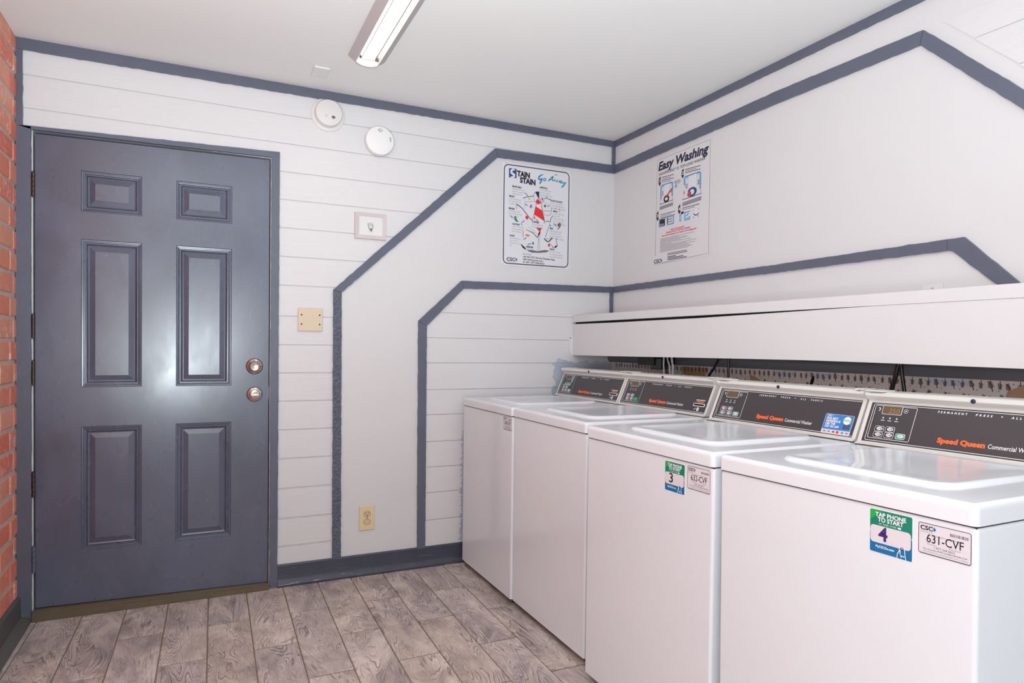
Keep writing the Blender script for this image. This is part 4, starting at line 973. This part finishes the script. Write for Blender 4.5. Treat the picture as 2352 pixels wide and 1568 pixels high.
E_(828, 905, .007, .013, 'brown', -.5); E_(408, 1046, .014, .006, 'orange', -.1); E_(482, 1153, .006, .008, 'midgrey'); E_(698, 1180, .0075, .009, 'crimson'); E_(713, 1162, .0025, .003, 'brown'); E_(732, 1176, .0025, .003, 'red')
for a, b in (((372, 480), (406, 522)), ((363, 625), (408, 649)), ((182, 782), (216, 816)), ((330, 880), (365, 846)), ((665, 528), (636, 556)), ((660, 661), (697, 646)), ((520, 832), (545, 858)), ((700, 892), (718, 930)), ((757, 892), (795, 920)), ((355, 1102), (395, 1076)), ((412, 1168), (458, 1155)), ((738, 1190), (760, 1220))): K([a, b], .0050, 'blue', .0003)
mb.build('shirt_drawing', p1)

# washing instruction poster (right wall)
W2_, H2_ = .4470, .5800; Q0 = (.4105, 1.6460)
F2 = lambda u, v, h: (-h-.0006-.0, -(Q0[0]+u), Q0[1]+v)
mb = MB(); n = 14
vs = []
for i in range(n+1):
    u = W2_*i/n; c_ = .0005+.0022*math.sin(math.pi*i/n)**2; vs += [F2(u, 0, 0), F2(u, H2_, 0), F2(u, H2_, .0012), F2(u, 0, .0012)]
mb.prism([(0, 0), (W2_, 0), (W2_, H2_), (0, H2_)], F2, 0, .0012, 'poster2')
p2 = mb.build('poster'); tag(p2, 'poster headed Easy Washing with washing machine pictures on the right wall', 'poster', 'laundry posters in the corner')
f = q2p(((118, 333, 1512), (769, 57, 1401)), W2_, H2_); Z = lambda pts: [f(a, b) for a, b in pts]; h = .0017
mb = MB(); mb.stroke([f(208, 1490), (W2_-.012, .011), (W2_-.012, H2_-.010), (.014, H2_-.010), (.010, .045)], .0022, F2, h, 'midgrey'); mb.build('border', p2)
mb = MB()
mb.text('Easy Washing', .0640, F2, .022, H2_-.070, h, 'navy', off=.0024, shear=.20, fit=.402)
mb.text('HIGH-EFFICIENCY', .0200, F2, .028, H2_-.0980, h, 'ink', off=.0002, shear=.15, fit=.146); mb.disc((.190, H2_-.092), .009, .010, F2, h, 'paleblue'); mb.stroke([(.184, H2_-.096), (.196, H2_-.088)], .003, F2, h+.0002, 'teal')
mb.text('TOP LOAD WASHER', .0200, F2, .205, H2_-.0990, h, 'ink', off=.0002, shear=.15, fit=.196)
mb.build('title', p2)
mb = MB()
def tagarrow(x, y, num):
    mb.flat(Z([(x, y-40), (x+22, y-70), (x+26, y+18), (x+12, y+48), (x-2, y+18)]), F2, h, 'ink'); mb.text(num, .024, F2, *f(x+5, y+5), h+.0003, 'poster2', off=.001)
tagarrow(162, 585, '1'); tagarrow(440, 485, '2'); tagarrow(142, 975, '3'); tagarrow(408, 890, '4')
for (x, y, n_, wl) in ((198, 530, 4, 150), (480, 430, 3, 170), (190, 950, 3, 180), (455, 868, 2, 190)):
    for i in range(n_): mb.stroke(Z([(x, y+i*19), (x+wl*(1-.25*(i % 2)), y+i*19-wl*.28*(1-.25*(i % 2)))]), .0030, F2, h, 'midgrey' if i % 2 else 'ink')
def wash_pic(x0, y0, sx, sy):
    q = lambda a, b: f(x0+a*sx, y0+b*sy-a*sx*.36)
    mb.flat([q(.08, .0), q(.92, .0), q(1.0, .06), q(1.0, .62), q(.0, .62), q(.0, .06)], F2, h, 'paleblue'); mb.stroke([q(.02, .60), q(.02, .06), q(.08, .02), q(.92, .02), q(.98, .06), q(.98, .60)], .0060, F2, h+.0001, 'blue'); mb.flat([q(.12, .10), q(.90, .09), q(.90, .60), q(.12, .60)], F2, h+.00005, 'poster2'); mb.flat([q(.26, .04), q(.76, .03), q(.76, .46), q(.26, .46)], F2, h+.0003, 'poster'); mb.stroke([q(.26, .46), q(.26, .04), q(.76, .03), q(.76, .46)], .0016, F2, h+.0004, 'grey')
    mb.flat([q(.10, .50), q(.90, .50), q(1.04, .78), q(-.06, .78)], F2, h+.0003, 'poster2'); mb.stroke([q(-.06, .78), q(1.04, .78)], .003, F2, h+.0004, 'ink'); mb.stroke([q(.10, .50), q(-.06, .78)], .0015, F2, h+.0004, 'midgrey'); mb.stroke([q(.90, .50), q(1.04, .78)], .0015, F2, h+.0004, 'midgrey')
    mb.flat([q(-.06, .80), q(1.04, .80), q(1.04, 1.0), q(-.06, 1.0)], F2, h+.0003, 'grey'); mb.flat([q(-.06, .80), q(1.04, .80), q(1.04, .87), q(-.06, .87)], F2, h+.0004, 'poster'); mb.stroke([q(-.06, 1.0), q(1.04, 1.0)], .0018, F2, h+.0004, 'midgrey')
    for yy in (.30, .36, .42): mb.stroke([q(.14, yy), q(.22, yy)], .004, F2, h+.0003, 'ink'); mb.stroke([q(.82, yy), q(.92, yy)], .004, F2, h+.0003, 'ink')
    return q
q = wash_pic(188, 620, 150, 270)
mb.disc(q(.50, .64), .024, .020, F2, h+.0006, 'ink', 20); mb.disc(q(.50, .64), .013, .009, F2, h+.0008, 'poster', 14); mb.stroke([q(1.05, .28), q(.72, .40), q(.54, .54)], [.004, .009, .012], F2, h+.0010, 'crimson'); mb.flat([q(.42, .52), q(.66, .54), q(.50, .62)], F2, h+.0010, 'red')
mb.text('POD', .024, F2, *f(356, 600), h, 'midgrey', off=.0004); mb.disc(f(376, 618), .011, .013, F2, h, 'paleblue', 14); mb.stroke(Z([(368, 625), (384, 608)]), .004, F2, h+.0002, 'midgrey')
q = wash_pic(468, 510, 190, 330)
mb.disc(q(.50, .62), .036, .024, F2, h+.0006, 'logoblue', 20); mb.disc(q(.50, .62), .018, .014, F2, h+.0008, 'poster', 14); mb.disc(q(.34, .66), .016, .015, F2, h+.0010, 'crimson', 14)
mb.flat([q(-.20, .30), q(-.02, .24), q(.28, .60), q(.22, .66)], F2, h+.0012, 'poster2')
def strip(x0, y0, x1, y1, hh, mt): mb.flat(Z([(x0, y0), (x1, y1), (x1, y1+hh), (x0, y0+hh)]), F2, h, mt); mb.flat(Z([(x0+6, y0+8), (x1-6, y1+8), (x1-6, y1+hh-8), (x0+6, y0+hh-8)]), F2, h+.0001, 'paleblue')
strip(172, 1000, 358, 950, 92, 'blue'); 
mb.flat(Z([(182, 1008), (250, 990), (250, 1062), (182, 1080)]), F2, h+.0002, 'ink'); mb.flat(Z([(276, 985), (346, 966), (346, 1030), (276, 1048)]), F2, h+.0002, 'poster'); mb.flat(Z([(276, 985), (288, 982), (288, 1045), (276, 1048)]), F2, h+.0004, 'ink')
for a in range(3):
    for b in range(2): mb.disc(f(300+a*17, 996+b*28-a*5), .004, .004, F2, h+.0004, 'ink', 8)
for a in range(3): mb.stroke(Z([(192+a*18, 1074-a*5), (192+a*18, 1054-a*5)]), .005, F2, h+.0004, 'poster')
mb.flat(Z([(252, 988), (272, 983), (274, 1060), (258, 1100), (236, 1106), (250, 1066)]), F2, h+.0006, 'poster2')
strip(424, 940, 462, 930, 78, 'blue'); strip(480, 912, 545, 894, 96, 'blue'); strip(580, 885, 640, 868, 90, 'blue')
mb.flat(Z([(440, 910), (474, 900), (470, 928), (442, 936)]), F2, h+.0004, 'ink'); mb.flat(Z([(446, 932), (468, 926), (466, 1040), (450, 1050)]), F2, h+.0003, 'poster2'); mb.flat(Z([(490, 930), (545, 905), (548, 950), (500, 975)]), F2, h+.0002, 'poster'); mb.stroke(Z([(500, 955), (530, 925)]), .004, F2, h+.0004, 'ink')
mb.disc(f(610, 920), .026, .022, F2, h+.0002, 'poster', 18); mb.stroke(Z([(585, 925), (600, 945), (625, 940), (640, 915)]), .005, F2, h+.0004, 'ink')
mb.build('washer_pictures', p2)
mb = MB()
for i, (l, x, y, ft) in enumerate((('FOR YOUR SAFETY', 318, 1122, .115), ('PLEASE AVOID THE FOLLOWING', 264, 1158, .195), ('THE ALWAYS WASHING, FOR TAPER CUTS OR REMNANTS', 210, 1196, .280))):
    mb.text(l, .0125-.0025*(i == 2), F2, *f(x, y), h, 'crimson', off=.00035, shear=.12, fit=ft, res=2)
y = 1222
for i, wl in enumerate((.98, .52, .72, .80, .66, .98, .35, .98, .72, .98, .86, .96, .98, .80)):
    mb.stroke([f(192, y), (f(192, y)[0]+.305*wl*(.92+.08*math.sin(i)), f(192, y)[1])], .0024, F2, h, 'grey'); y += 11.3
for i, (x, y, wl, mt) in enumerate(((288, 1382, .155, 'midgrey'), (288, 1398, .160, 'midgrey'), (288, 1420, .07, 'navy'), (288, 1436, .13, 'navy'), (288, 1453, .155, 'navy'))):
    mb.stroke([f(x, y), (f(x, y)[0]+wl, f(x, y)[1])], .0038, F2, h, mt)
logo_csc(mb, F2, *f(116, 1497), .028, h); mb.text('ServiceWorks', .0095, F2, f(116, 1510)[0], f(116, 1510)[1], h, 'grey', res=1)
mb.build('fine_print', p2)
